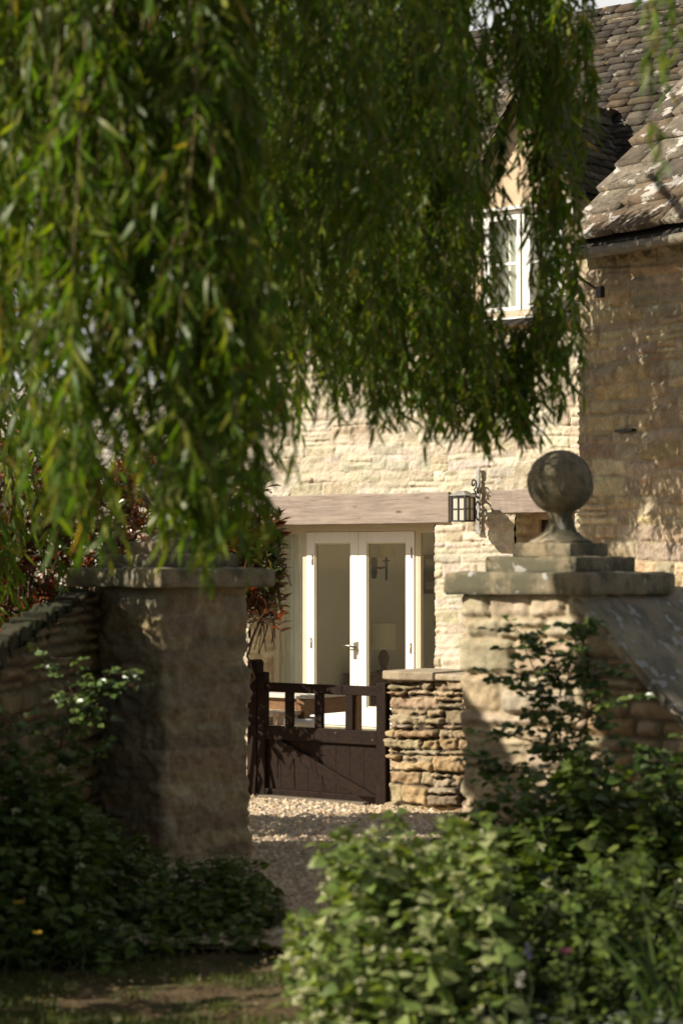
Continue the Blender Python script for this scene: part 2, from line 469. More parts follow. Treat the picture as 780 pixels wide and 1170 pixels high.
def stone_sheet(name, path, z0, z1, mat, parent=None, step=0.012, closed=False, rad=0.0, keep=None, ztop=None, zbot=None, u_off=0.0, **kw):
    """a vertical sheet of masonry along a plan path; ztop(u) bends the top; keep(u,z) removes openings"""
    pts, nor, t = path_sample(path, step, closed, rad)
    nz = int(round((z1 - z0) / step)) + 1
    zs = np.linspace(z0, z1, nz)
    U, Z = np.meshgrid(t + u_off, zs)
    d, col = stone_field(U, Z, **kw)
    if closed:      # blend the seam
        w = np.clip((t[-1] - t) / 0.05, 0, 1)[None, :]; d = d * w + d[:, :1] * (1 - w)
    ZZ = Z.copy()
    if ztop is not None:
        zt = ztop(t)[None, :]
        ZZ = np.minimum(Z, zt)
    if zbot is not None: ZZ = np.maximum(ZZ, zbot(t)[None, :])
    X = pts[None, :, 0] + nor[None, :, 0] * d; Y = pts[None, :, 1] + nor[None, :, 1] * d
    Vt = np.stack([X, Y, ZZ], -1).reshape(-1, 3)
    n = len(t)
    idx = np.arange(nz * n).reshape(nz, n)
    q = np.stack([idx[:-1, :-1], idx[:-1, 1:], idx[1:, 1:], idx[1:, :-1]], -1).reshape(-1, 4)
    ok = np.ones(len(q), bool)
    uc = (U[:-1, :-1] + U[1:, 1:]).ravel() / 2; zc = (Z[:-1, :-1] + Z[1:, 1:]).ravel() / 2
    if keep is not None: ok &= keep(uc, zc)
    if ztop is not None: ok &= (ZZ[1:, :-1] - ZZ[:-1, :-1]).ravel() > 1e-5
    q = q[ok]
    used = np.zeros(len(Vt), bool); used[q.ravel()] = True
    remap = np.cumsum(used) - 1
    return np_mesh(name, Vt[used], [remap[q]], mat, parent, col.reshape(-1, 3)[used])

# ------------------------------------------------------------------ stone slate roofs
SLATE = np.array([[0.22, 0.185, 0.145], [0.27, 0.235, 0.185], [0.165, 0.14, 0.115], [0.31, 0.27, 0.21], [0.20, 0.18, 0.155], [0.25, 0.19, 0.13]])
def slate_roof(name, o, a, b, length, rise, mat, parent, e0=0.24, e1=0.13, w0=0.36, w1=0.2, seed=3, lo=None, hi=None, skip=None, dark=1.0, thick=0.024, scallop=1.0, vary=.25):
    """o origin, a unit along the eave, b unit up the slope; lo/hi(s) limit the run"""
    rg = np.random.default_rng(seed)
    o = np.array(o, float); a = np.array(a, float); b = np.array(b, float); n = np.cross(a, b)
    V = []; F = {}; C = []; cnt = 0
    s = 0.0
    row = 0
    while s < rise:
        t = min(1, s / rise); ex = (e0 + (e1 - e0) * t) * rg.uniform(.92, 1.08)
        u0 = lo(s) if lo else 0.0; u1 = hi(s) if hi else length
        u = u0 - rg.uniform(0, 0.02)
        wav = lambda x: 0.012 * math.sin(x * 1.7 + row) + 0.015 * math.sin(x * 0.6 + row * .3)
        while u < u1:
            w = (w0 + (w1 - w0) * t) * rg.uniform(0.6, 1.35)
            if u + w > u1 - 0.05: w = u1 - u + rg.uniform(0, .02)
            if w < 0.05: break
            uc = u + w / 2
            if skip and skip(uc, s + ex * .5): u += w; continue
            th = thick * rg.uniform(.7, 1.5); L = ex * 1.75; g = rg.uniform(-0.004, 0.003)
            sj = s + rg.normal(0, .009) + wav(uc)
            lift = th * 1.5 + rg.uniform(0, .007); rise_l = rg.normal(0, .005)
            k = 7
            xs = np.linspace(0, 1, k)
            ls = np.abs(rg.normal(0, .009, k)) * scallop; ls[0] += rg.uniform(0.0, .03) * scallop; ls[-1] += rg.uniform(0.0, .03) * scallop; ls[1] += ls[0] * .3; ls[-2] += ls[-1] * .3
            low = [(u + g + (w - 2 * g) * x, sj + l, lift + rise_l * (x - .5)) for x, l in zip(xs, ls)]
            inset = rg.uniform(0, .004)
            top = [(u + w - g - inset, sj + L, 0.002), (u + g + inset, sj + L, 0.002)]
            mid_r = (u + w - g - rg.uniform(-.004, .006), sj + L * .5, lift * .5); mid_l = (u + g + rg.uniform(-.004, .006), sj + L * .5, lift * .5)
            ring = low + [mid_r] + top + [mid_l]
            m = len(ring)
            for (uu, ss, hh) in ring: V.append(o + a * uu + b * ss + n * hh)
            for (uu, ss, hh) in ring: V.append(o + a * uu + b * ss + n * (hh - th))
            F.setdefault(m, []).append(list(range(cnt, cnt + m)))
            for q in range(m):
                if q in (k + 1,): continue
                q2 = (q + 1) % m
                F.setdefault(4, []).append([cnt + q, cnt + m + q, cnt + m + q2, cnt + q2])
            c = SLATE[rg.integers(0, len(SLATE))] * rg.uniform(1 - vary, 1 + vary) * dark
            C += [c] * (2 * m)
            cnt += 2 * m
            u += w
        s += ex; row += 1
    return np_mesh(name, np.array(V), [np.array(f) for f in F.values()], mat, parent, np.array(C), smooth=False)

# ------------------------------------------------------------------ leaves
T_WILLOW = (np.array([[0, 0, 0], [.28, .5, -.03], [.28, -.5, -.03], [.66, .40, -.15], [.66, -.40, -.15], [1, 0, -.34]]), [[0, 1, 2], ], [[1, 3, 4, 2]], [[3, 5, 4]])
T_ELL = (np.array([[0, 0, 0], [.25, .42, .05], [.28, 0, -.02], [.25, -.42, .05], [.65, .48, .03], [.65, 0, -.06], [.65, -.48, .03], [1, 0, -.16]]),
         [[0, 2, 1], [0, 3, 2], [4, 5, 7], [5, 6, 7]], [[1, 2, 5, 4], [2, 3, 6, 5]], None)
T_HEART = (np.array([[0, 0, 0], [-.10, .30, .03], [.18, .52, .06], [.2, 0, -.02], [-.10, -.30, .03], [.18, -.52, .06], [.58, .38, .0], [.58, 0, -.07], [.58, -.38, .0], [1, 0, -.2]]),
           [[0, 3, 1], [1, 3, 2], [0, 4, 3], [4, 5, 3], [6, 7, 9], [7, 8, 9]], [[2, 3, 7, 6], [3, 5, 8, 7]], None)

def leaf_cloud(name, tmpl, P, D, N, L, W, C, mat, parent=None, smooth=True):
    P = np.asarray(P, float); D = np.asarray(D, float); N = np.asarray(N, float)
    D /= np.linalg.norm(D, axis=1, keepdims=True) + 1e-9
    B = np.cross(N, D); bl = np.linalg.norm(B, axis=1, keepdims=True); B = np.where(bl > 1e-4, B / (bl + 1e-9), [1, 0, 0]); Nn = np.cross(D, B)
    tv = tmpl[0]; k = len(tv); L = np.asarray(L)[:, None, None]; W = np.asarray(W)[:, None, None]
    V = P[:, None, :] + L * tv[None, :, 0:1] * D[:, None, :] + W * tv[None, :, 1:2] * B[:, None, :] + L * tv[None, :, 2:3] * Nn[:, None, :]
    off = (np.arange(len(P)) * k)[:, None, None]
    faces = []
    for fs in tmpl[1:]:
        if fs: f = np.array(fs)[None]; faces.append((f + off).reshape(-1, f.shape[2]))
    cols = np.repeat(np.asarray(C), k, axis=0)
    return np_mesh(name, V.reshape(-1, 3), faces, mat, parent, cols, smooth)

def tubes_np(name, lines, mat, parent, n=4):
    """lines: list of (pts (k,3), radii (k))"""
    V = []; F = []; c = 0
    for pts, rad in lines:
        pts = np.asarray(pts, float); k = len(pts); rad = np.broadcast_to(rad, (k,))
        d = np.gradient(pts, axis=0); d /= np.linalg.norm(d, axis=1, keepdims=True) + 1e-9
        s = np.cross(d, [0.31, 0.87, 0.13]); s /= np.linalg.norm(s, axis=1, keepdims=True) + 1e-9; t = np.cross(s, d)
        a = np.arange(n) * 2 * math.pi / n
        ring = pts[:, None] + (s[:, None] * np.cos(a)[None, :, None] + t[:, None] * np.sin(a)[None, :, None]) * rad[:, None, None]
        V.append(ring.reshape(-1, 3))
        idx = np.arange(k * n).reshape(k, n) + c
        F.append(np.stack([idx[:-1], np.roll(idx[:-1], -1, 1), np.roll(idx[1:], -1, 1), idx[1:]], -1).reshape(-1, 4))
        c += k * n
    return np_mesh(name, np.concatenate(V), [np.concatenate(F)], mat, parent)

def unit(v):
    v = np.asarray(v, float); return v / (np.linalg.norm(v, axis=-1, keepdims=True) + 1e-9)

exec_parts = True
# ================================================================== SETTING
def ground():
    # one sheet to the horizon, finely divided near the camera
    xs = np.concatenate([[-900, -200, -60, -20], np.linspace(-8, 8, 161), [20, 60, 200, 900]])
    ys = np.concatenate([[-300, -60, -10], np.linspace(2, 26, 201), [40, 100, 300, 1500]])
    X, Y = np.meshgrid(xs, ys)
    near = ((np.abs(X) < 8) & (Y > 2) & (Y < 26))
    Z = np.where(near, 0.02 * fbm(X * 1.3, Y * 1.3, 2, 4) + 0.012 * fbm(X * 6, Y * 6, 4, 3), 0) - 0.02
    V = np.stack([X, Y, Z], -1).reshape(-1, 3)
    idx = np.arange(X.size).reshape(X.shape)
    q = np.stack([idx[:-1, :-1], idx[:-1, 1:], idx[1:, 1:], idx[1:, :-1]], -1).reshape(-1, 4)
    m, nt, bs, out = new_mat('garden_soil')
    n = tex(nt, 'ShaderNodeTexNoise', 2.2, 8, rough=0.65)
    rp = ramp(nt, [(0.36, (0.10, 0.068, 0.036)), (0.5, (0.15, 0.108, 0.06)), (0.60, (0.075, 0.085, 0.03))]); nt.links.new(n.outputs['Fac'], rp.inputs[0])
    n2 = tex(nt, 'ShaderNodeTexNoise', 40, 6, rough=0.7)
    r2 = ramp(nt, [(0.3, (0.5, 0.5, 0.5)), (0.7, (1.3, 1.25, 1.2))]); nt.links.new(n2.outputs['Fac'], r2.inputs[0])
    nt.links.new(mixc(nt, rp.outputs[0], r2.outputs[0], 1.0, 'MULTIPLY'), bs.inputs['Base Color'])
    bs.inputs['Roughness'].default_value = 0.95; bs.inputs['Specular IOR Level'].default_value = 0.2
    bump(nt, bs, n2.outputs['Fac'], 0.8, 0.03)
    o = np_mesh('ground', V, [q], m); o['kind'] = 'structure'
ground()

def worley(X, Y, cell, seed):
    ix = np.floor(X / cell); iy = np.floor(Y / cell)
    best = np.full(X.shape, 9.0); bid = np.zeros(X.shape)
    sec = np.full(X.shape, 9.0)
    for dx in (-1, 0, 1):
        for dy in (-1, 0, 1):
            cx = ix + dx; cy = iy + dy
            px = (cx + _hash(cx, cy, seed)) * cell; py = (cy + _hash(cx, cy, seed + 1)) * cell
            d = np.hypot(X - px, Y - py) / cell
            h = _hash(cx, cy, seed + 2)
            new = d < best
            sec = np.where(new, best, np.minimum(sec, d)); bid = np.where(new, h, bid); best = np.where(new, d, best)
    return best, sec, bid

def gravel():
    step = 0.009
    u = np.arange(-1.15, 1.0, step); v = np.arange(10.4, 18.6, step * 1.4)
    G = Frame(-0.16, 12.9 * KY, PSI)
    U, Vv = np.meshgrid(u, v)
    b1, s1, id1 = worley(U, Vv, 0.026, 11); b2, s2, id2 = worley(U + .5, Vv + .3, 0.05, 21)
    z = 0.016 * np.clip((s1 - b1) * 1.6, 0, 1) * (0.4 + 0.9 * id1) + 0.012 * np.clip((s2 - b2) * 2.0, 0, 1) * (id2 > .55) + 0.02 * fbm(U * 1.5, Vv * 1.5, 3, 3)
    X, Y = U, Vv
    pal = np.array([[0.48, 0.37, 0.24], [0.40, 0.30, 0.19], [0.56, 0.45, 0.31], [0.33, 0.25, 0.17], [0.50, 0.36, 0.22], [0.62, 0.53, 0.40]])
    c = pal[np.minimum((id1 * 6).astype(int), 5)] * (0.8 + 0.4 * id2)[..., None]
    c = c * (0.55 + 0.45 * np.clip((s1 - b1) * 3, 0, 1))[..., None] if False else c
    V = np.stack([X, Y, z + 0.012], -1).reshape(-1, 3)
    idx = np.arange(U.size).reshape(U.shape)
    q = np.stack([idx[:-1, :-1], idx[:-1, 1:], idx[1:, 1:], idx[1:, :-1]], -1).reshape(-1, 4)
    m, nt, bs, out = new_mat('gravel')
    a = nd(nt, 'ShaderNodeAttribute', attribute_name='Col'); nt.links.new(a.outputs['Color'], bs.inputs['Base Color'])
    bs.inputs['Roughness'].default_value = 0.9
    o = np_mesh('gravel_path', V, [q], m, None, c.reshape(-1, 3)); o['kind'] = 'structure'
    # coarse sheet under it and on to the house
    mm, nt, bs, out = new_mat('terrace_gravel')
    vr = tex(nt, 'ShaderNodeTexVoronoi', 38, 0)
    rp = ramp(nt, [(0.0, (0.33, 0.25, 0.17)), (0.5, (0.48, 0.37, 0.25)), (1, (0.58, 0.48, 0.35))]); nt.links.new(vr.outputs['Color'], rp.inputs[0])
    nt.links.new(rp.outputs[0], bs.inputs['Base Color']); bs.inputs['Roughness'].default_value = 0.9
    bump(nt, bs, vr.outputs['Distance'], 0.8, 0.02)
    mb = MB()
    pl = [G.w(-3.5, 2.3, 0), G.w(4.5, 2.3, 0), H.w(4.5, -.0, 0), H.w(-3.5, -.0, 0)]
    mb.v = [Vector((p.x, p.y, 0.008)) for p in pl]; mb.f = [(0, 1, 2, 3)]
    t = mb.build('gravel_terrace', mm); t['kind'] = 'structure'
    mb = MB(); mb.v = [Vector((p.x, p.y, 0.004)) for p in (Vector((-2.2, 10.4, 0)), Vector((1.6, 10.4, 0)), Vector((3.0, 17.4, 0)), Vector((-2.6, 21, 0)))]; mb.f = [(0, 1, 2, 3)]
    t = mb.build('gravel_bed', mm); t['kind'] = 'structure'
gravel()

# ================================================================== COTTAGE
cot = thing('cottage', 'honey coloured limestone cottage with stone slate roof, dormers and white french doors', 'cottage', H.o, -PSI)
wu = lambda px, py, y=0.0: H.uv(px, py, y)
OPL = wu(285, 700)[0]; OPR = wu(497, 700)[0]
OPT = wu(400, 599)[1]
WL = wu(246, 560)[0] - 0.05
WR = wu(668, 500)[0] + 0.6
EAVE = 4.12
O2L = wu(588, 610)[0]; O2R = wu(657, 610)[0]; O2T = wu(600, 586)[1]; O2B = 0.95
D1L = wu(541, 300)[0]; D1R = wu(655, 300)[0]
DTOP = wu(600, 237)[1]          # head of the dormer window
DSILL = wu(598, 362)[1]
DW = D1R - D1L
DC1 = (D1L + D1R) / 2
DC2 = wu(416, 360)[0] - DW / 2 + 0.04
print('opening', OPL, OPR, OPT, 'wall', WL, WR, 'o2', O2L, O2R, O2T, 'dormer', D1L, D1R, DTOP, DSILL, DC2)
APEX = wu(603, 108)[1]
DEAVE = wu(541, 222)[1]
print('apex', APEX, 'deave', DEAVE)

def keep_main(u, z):
    u = u + 0.02 * fbm(z * 7, u * 3, 77, 2) ; 
    a = (u > OPL) & (u < OPR) & (z < OPT + .1)
    b = (u > O2L) & (u < O2R) & (z < O2T + .05) & (z > O2B)
    c = np.zeros_like(a)
    return ~(a | b | c)
stone_sheet('wall', [(WL, 0.0), (WR, 0.0)], -0.05, EAVE + 0.12, M['wall'], cot, step=0.011, keep=keep_main, u_off=WL,
            seed=4, hh=(0.06, 0.17), ww=(0.12, 0.48), joint=0.007, depth=0.016, rough=0.013, mortar=(0.53, 0.475, 0.37), mortar_mix=0.9, warp=0.06, rnd=0.018, split=.45, out=0.7, flush=.55, edge=.016)
# gable end (left) and jambs
stone_sheet('wall', [(WL, 5.4), (WL, 0.0)], -0.05, EAVE + 3.9, M['wall'], cot, step=0.03, seed=5, hh=(0.08, 0.16),
            ztop=lambda t: EAVE + 0.1 + (2.7 - np.abs(2.7 - t)) * math.tan(R(51)))
JD = 0.40
stone_sheet('door_jamb', [(OPL, 0.0), (OPL, JD + .15)], -0.03, OPT + .05, M['wingwall'], cot, step=0.012, seed=6, depth=0.02)
stone_sheet('door_jamb', [(OPR, JD + .15), (OPR, 0.0)], -0.03, OPT + .05, M['wingwall'], cot, step=0.014, seed=7, depth=0.02)
stone_sheet('window_jamb', [(O2L, 0.0), (O2L, 0.4)], O2B - .1, O2T + .03, M['wingwall'], cot, step=0.012, seed=8, depth=0.015)
stone_sheet('window_jamb', [(O2R, 0.4), (O2R, 0.0)], O2B - .1, O2T + .03, M['wingwall'], cot, step=0.014, seed=9, depth=0.015)
# core so nothing shows through between sheets
mb = MB(); mb.span((WL + .05, 0.06, OPT + .22), (WR - .05, 0.4, EAVE)); mb.span((WL + .05, .06, 0), (OPL - .05, .4, OPT + .2)); mb.span((OPR + .06, .06, 0), (O2L - .06, .4, OPT + .2)); mb.span((O2L - .02, .10, 0), (O2R + .02, .4, O2B - .04)); mb.span((O2R + .05, .06, 0), (WR, .4, OPT + .2))
mb.build('wall_core', M['wingwall'], cot)

# timber lintels
def lintel(u0, u1, z0, z1, seed):
    rg = random.Random(seed); n = 26; mb = MB(); b = 0
    for k in range(n + 1):
        u = u0 + (u1 - u0) * k / n
        j = lambda s: rg.uniform(-s, s)
        t = 0.012 * math.sin(k * .5 + seed) 
        for (y, z) in ((-.035 + j(.002), z0 + .006 + j(.002)), (-.028, z0 - .0), (.38, z0), (.38, z1), (-.022, z1 + t * .4 + j(.003)), (-.036 + j(.002), z1 - .012 + t * .4 + j(.003))):
            mb.v.append(Vector((u, y, z)))
    for k in range(n):
        for q in range(6): mb.f.append((k * 6 + q, k * 6 + (q + 1) % 6, k * 6 + 6 + (q + 1) % 6, k * 6 + 6 + q))
    mb.f += [tuple(range(6)), tuple(n * 6 + q for q in reversed(range(6)))]
    return mb.build('lintel', M['lintel'], cot)
l1a = wu(268, 580, -.03); l1b = wu(512, 580, -.03)
zt = wu(400, 564.5, -.03)[1]
lintel(l1a[0], l1b[0], OPT, zt, 1)
l2a = wu(561, 575, -.03)[0]
lintel(l2a, O2R + .12, O2T, wu(590, 559, -.03)[1], 2)

# door set in the opening
YD = JD
dl = wu(352, 700, YD)[0]; dm = wu(411, 700, YD)[0]; dr = wu(474.5, 700, YD)[0]; fl = wu(313, 700, YD)[0]
fr = OPR + 0.10
FH = wu(400, 607, YD)[1]        # underside of the frame head
mb = MB()
mb.span((fl, YD - .03, FH), (fr, YD + .07, OPT + .06))            # head
mb.span((fl, YD - .02, 0), (fl + .045, YD + .07, FH)); mb.span((fr - .05, YD - .02, 0), (fr, YD + .07, FH))
mb.span((dl - .045, YD - .015, 0), (dl - .004, YD + .07, FH)); mb.span((dr + .004, YD - .015, 0), (dr + .05, YD + .07, FH))
mb.span((fl, YD - .03, -.01), (fr, YD + .08, .05))
mb.build('door_frame', M['cream'], cot, bevel=.004)
def leaf_door(u0, u1, handle_side):
    mb = MB(); st = 0.105; z0 = .055; z1 = FH - .006; y0 = YD - .028; y1 = YD + .028
    mb.span((u0, y0, z0), (u0 + st, y1, z1)); mb.span((u1 - st, y0, z0), (u1, y1, z1))
    mb.span((u0 + st, y0 + .002, z1 - .115), (u1 - st, y1 - .002, z1)); mb.span((u0 + st, y0 + .002, z0), (u1 - st, y1 - .002, z0 + .2))
    d = mb.build('french_door', M['white'], cot, bevel=.005)
    mb = MB()                                      # glazing bead round the pane
    bz0, bz1 = z0 + .2, z1 - .115
    for a, b in (((u0 + st, bz0), (u0 + st + .014, bz1)), ((u1 - st - .014, bz0), (u1 - st, bz1)), ((u0 + st + .014, bz0), (u1 - st - .014, bz0 + .014)), ((u0 + st + .014, bz1 - .014), (u1 - st - .014, bz1))):
        mb.span((a[0], YD - .014, a[1]), (b[0], YD + .02, b[1]))
    mb.build('glazing_bead', M['cream'], d)
    MB().span((u0 + st + .003, YD + .002, bz0 + .003), (u1 - st - .003, YD + .006, bz1 - .003)).build('pane', M['glass'], d)
    hx = u1 - .012 if handle_side < 0 else u0 + .012
    hinge_u = u1 - .03 if handle_side < 0 else u0 + .03
    return d, y0
dL, y0 = leaf_door(dl, dm - .002, +1)
dR, _ = leaf_door(dm + .002, dr, -1)
hz = wu(406, 741, YD)[1]
mb = MB(); hu = wu(405.5, 741, YD - .03)[0]
mb.span((hu - .02, y0 - .008, hz - .11), (hu + .02, y0 - .0005, hz + .075)); mb.build('handle_plate', M['steel'], dL, bevel=.003)
mb = MB(); mb.tube([(hu, y0 - .008, hz + .02), (hu, y0 - .05, hz + .02)], .010, 10)
mb.tube([(hu + .004, y0 - .05, hz + .02), (hu - .03, y0 - .054, hz + .03), (hu - .075, y0 - .054, hz + .032), (hu - .115, y0 - .05, hz + .028)], [.010, .010, .008, .009], 10)
mb.build('handle', M['steel'], dL, smooth=True)
MB().span((dm - .012, y0 - .004, hz - .06), (dm - .004, y0 - .0003, hz + .075)).build('latch_plate', M['brass'], dL)
for px, py, d in ((357, 640, dL), (355.5, 735, dL), (470, 632, dR), (469, 741, dR)):
    u, z = wu(px, py, y0)
    mb = MB(); mb.tube([(u, y0 - .006, z - .05), (u, y0 - .006, z + .05)], .007, 8); mb.tube([(u, y0 - .006, z + .05), (u, y0 - .006, z + .062)], [.007, .002], 8)
    mb.build('hinge', M['brass'], d, smooth=True)
for a, b in ((fl + .045, dl - .045), (dr + .05, fr - .05)):
    mb = MB(); w = .022
    mb.span((a, YD - .012, .05), (a + w, YD + .03, FH)); mb.span((b - w, YD - .012, .05), (b, YD + .03, FH)); mb.span((a + w, YD - .012, FH - w), (b - w, YD + .03, FH)); mb.span((a + w, YD - .012, .05), (b - w, YD + .03, .12))
    s = mb.build('side_light', M['cream'], cot, bevel=.003)
    MB().span((a + w, YD + .004, .12), (b - w, YD + .008, FH - w)).build('pane', M['glass'], s)
MB().span((fl - .1, .04, -.03), (fr, YD + .02, .035)).build('door_step', M['pier'] if False else M['darkstone'], cot, bevel=.01)

# the room behind
RB = 4.6
mb = MB()
rl = wu(322, 700, YD + .4)[0]
rl = fl + 0.02
mb.v = [Vector(v) for v in ((rl, YD + .08, 0), (rl, RB, 0), (3.2, RB, 0), (3.2, YD + .08, 0), (rl, YD + .08, 2.5), (rl, RB, 2.5), (3.2, RB, 2.5), (3.2, YD + .08, 2.5))]
mb.f = [(0, 1, 5, 4), (2, 3, 7, 6)]
mb.span((rl, RB, 0), (1.0, RB + .1, 2.5)); mb.span((1.0, RB, 0), (1.95, RB + .1, .25)); mb.span((1.0, RB, 2.35), (1.95, RB + .1, 2.5)); mb.span((1.95, RB, 0), (3.2, RB + .1, 2.5))  # unseen gap left in the back wall so sky light brightens the room
mb.build('room_wall', M['room'], cot)
m_floor = m_wood('oak_floor', (0.56, 0.47, 0.34), (0.68, 0.58, 0.44), scale=(1, 6, 6), rough=.5)
mb = MB(); mb.v = [Vector(v) for v in ((rl, YD + .08, .01), (3.2, YD + .08, .01), (3.2, RB, .01), (rl, RB, .01))]; mb.f = [(0, 1, 2, 3)]; mb.build('room_floor', m_floor, cot)
mb = MB(); mb.v = [Vector(v) for v in ((rl, YD + .08, 2.5), (3.2, YD + .08, 2.5), (3.2, RB, 2.5), (rl, RB, 2.5))]; mb.f = [(3, 2, 1, 0)]; mb.build('room_ceiling', M['room'], cot)
def on_side(px, py, u):          # where a sight line meets the plane x = u of the cottage
    d = ray(px, py); o = Vector((0, 0, CAMZ)) - H.o
    k = (u - o.dot(H.r)) / d.dot(H.r); p = o + d * k
    return p.dot(H.i), p.z
mb = MB(); mb.span((2.0, YD + .06, 0.003), (2.06, RB - .01, 2.497)); mb.build('room_partition', M['room'], cot)

mb = MB(); n = 40                                # pale curtain added behind the left side light to brighten it
for k in range(n + 1):
    x = fl + .04 + (dl - .02 - fl - .04) * k / n; yy = YD + .17 + .016 * math.sin(k * .9) + .008 * math.sin(k * .31)
    mb.v += [Vector((x, yy, .03)), Vector((x, yy, 2.3))]
mb.f = [(2 * k, 2 * k + 2, 2 * k + 3, 2 * k + 1) for k in range(n)]
mb.build('curtain', M['curtain'], cot, smooth=True)
# second window under its lintel
mb = MB(); y = .30
for a, b in (((O2L, O2B), (O2L + .07, O2T)), ((O2R - .07, O2B), (O2R, O2T)), ((O2L + .07, O2T - .06), (O2R - .07, O2T)), ((O2L + .07, O2B), (O2R - .07, O2B + .08)), (((O2L + O2R) / 2 - .03, O2B + .08), ((O2L + O2R) / 2 + .03, O2T - .06))):
    mb.span((a[0], y, a[1]), (b[0], y + .07, b[1]))
w2 = mb.build('window', M['palewood'], cot, bevel=.004)
MB().span((O2L + .05, y + .03, O2B + .05), (O2R - .05, y + .036, O2T - .04)).build('pane', M['glass'], w2)
MB().span((O2L - .04, y + .22, O2B - .1), (O2R + .04, y + .24, O2T + .1)).build('blind', M['table'], w2)

# ---------------- dormers (children of the cottage)
HW = DW / 2
def dormer(uc):
    """front gable of plaster with two cheeks; sub-parts: roof, window frame, panes"""
    mb = MB(); za = APEX - .06; ze = DEAVE - .02; yb = 3.0
    zwin0, zwin1 = DSILL, DTOP
    fw = HW - .085
    # front pieces round the window
    mb.span((-HW, -.01, EAVE - .1), (-fw, .12, zwin1)); mb.span((fw, -.01, EAVE - .1), (HW, .12, zwin1))
    mb.prism([(-HW, zwin1 + .001), (HW, zwin1 + .001), (HW, ze), (0, za), (-HW, ze)], 'y', -.01, .12)
    mb.span((-fw, -.008, EAVE - .1), (fw, .12, zwin0 - .03))
    mb.span((-HW, .12, EAVE - .2), (-HW + .08, 1.6, ze)); mb.span((HW - .08, .12, EAVE - .2), (HW, 1.6, ze))
    d = mb.build('dormer', M['plaster'], cot); d.location = (uc, 0, 0)
    # trim
    mb = MB(); mb.span((-HW - .03, -.045, zwin1 - .012), (HW + .03, -.012, zwin1 + .022)); mb.span((HW - .012, -.03, zwin0), (HW + .012, -.012, zwin1 - .012)); mb.span((-HW - .012, -.03, zwin0), (-HW + .012, -.012, zwin1 - .012))
    mb.build('trim', M['white'], d, bevel=.003)
    mb = MB(); y0, y1 = .015, .075
    mb.span((-fw, y0, zwin0), (-fw + .05, y1, zwin1 - .001)); mb.span((fw - .05, y0, zwin0), (fw, y1, zwin1 - .001)); mb.span((-fw + .05, y0, zwin1 - .055), (fw - .05, y1, zwin1 - .001)); mb.span((-fw + .05, y0, zwin0), (fw - .05, y1, zwin0 + .055)); mb.span((-.03, y0 + .004, zwin0 + .055), (.03, y1, zwin1 - .055))
    for s in (-1, 1):
        a, b = (-fw + .05, -.03) if s < 0 else (.03, fw - .05)
        for e0, e1, z0, z1 in ((a + .003, a + .048, zwin0 + .058, zwin1 - .058), (b - .048, b - .003, zwin0 + .058, zwin1 - .058), (a + .048, b - .048, zwin0 + .058, zwin0 + .11), (a + .048, b - .048, zwin1 - .105, zwin1 - .058)):
            mb.span((e0, y0 - .012, z0), (e1, y1 - .02, z1))
        zm = zwin0 + (zwin1 - zwin0) * .5
        mb.span((a + .048, y0 - .004, zm - .014), (b - .048, y1 - .025, zm + .014))
    mb.build('window_frame', M['white'], d, bevel=.003)
    for s in (-1, 1):
        a, b = (-fw + .05, -.03) if s < 0 else (.03, fw - .05)
        MB().span((a + .03, y0 + .02, zwin0 + .08), (b - .03, y0 + .025, zwin1 - .08)).build('pane', M['glass'], d)
    mb = MB()                                       # pale curtain hanging in folds close behind the glass
    n = 60
    for k in range(n + 1):
        x = -fw + .02 + (2 * fw - .04) * k / n
        yy = .15 + .018 * math.sin(k * 1.15) + .01 * math.sin(k * .37)
        mb.v += [Vector((x, yy, zwin0)), Vector((x, yy, zwin1))]
    mb.f = [(2 * k, 2 * k + 2, 2 * k + 3, 2 * k + 1) for k in range(n)]
    mb.build('curtain', M['curtain'], d, smooth=True)
    mb = MB(); mb.span((-HW - .06, -.09, zwin0 - .055), (HW + .06, .06, zwin0 - .005)); mb.build('sill', M['white'], d, bevel=.006)
    # roof: two slate slopes, running back into the main roof
    ov = .10; L = 2.4
    pit = math.atan2(za + .06 - ze, HW); sl = math.hypot(za + .06 - ze, HW) + ov
    c, s_ = math.cos(pit), math.sin(pit)
    zr = za + .075
    mb = MB()
    for sg in (-1, 1):
        b0 = len(mb.v)
        ex = (HW + ov * c); ez = zr - ex * math.tan(pit)
        for yy in (-.12, L):
            mb.v += [Vector((0, yy, zr - .03)), Vector((sg * ex, yy, ez - .03)), Vector((0, yy, zr - .07)), Vector((sg * ex, yy, ez - .07))]
        mb.f += [(b0, b0 + 1, b0 + 5, b0 + 4), (b0 + 2, b0 + 6, b0 + 7, b0 + 3), (b0, b0 + 2, b0 + 3, b0 + 1), (b0 + 1, b0 + 3, b0 + 7, b0 + 5)]
    mb.build('roof_board', M['roofbase'], d)
    ex = HW + ov * c; ez = zr - ex * math.tan(pit) - .02
    # right slope: eave runs from back (y=L) to the front so that a x b points outward
    slate_roof('roof', (ex, -.16, ez), (0, 1, 0), (-c, 0, s_), L + .16, sl + .02, M['slate_dark'], d, e0=.11, e1=.085, w0=.26, w1=.2, seed=int(abs(uc) * 100) + 5, dark=.85, thick=.02, scallop=.4, vary=.25)
    slate_roof('roof', (-ex, L, ez), (0, -1, 0), (c, 0, s_), L + .16, sl + .02, M['slate_dark'], d, e0=.11, e1=.085, w0=.26, w1=.2, seed=int(abs(uc) * 100) + 6, dark=.85, thick=.02, scallop=.4, vary=.25)
    rgd = random.Random(3); mb = MB(); yy = -.18
    while yy < 2.0:
        l = rgd.uniform(.3, .45); z = zr + .018 + rgd.uniform(-.006, .006)
        mb.prism([(-.10, z - .115), (-.08, z - .07), (0, z + .02), (.08, z - .07), (.10, z - .115), (0, z - .03)], 'y', yy, yy + l - .008); yy += l
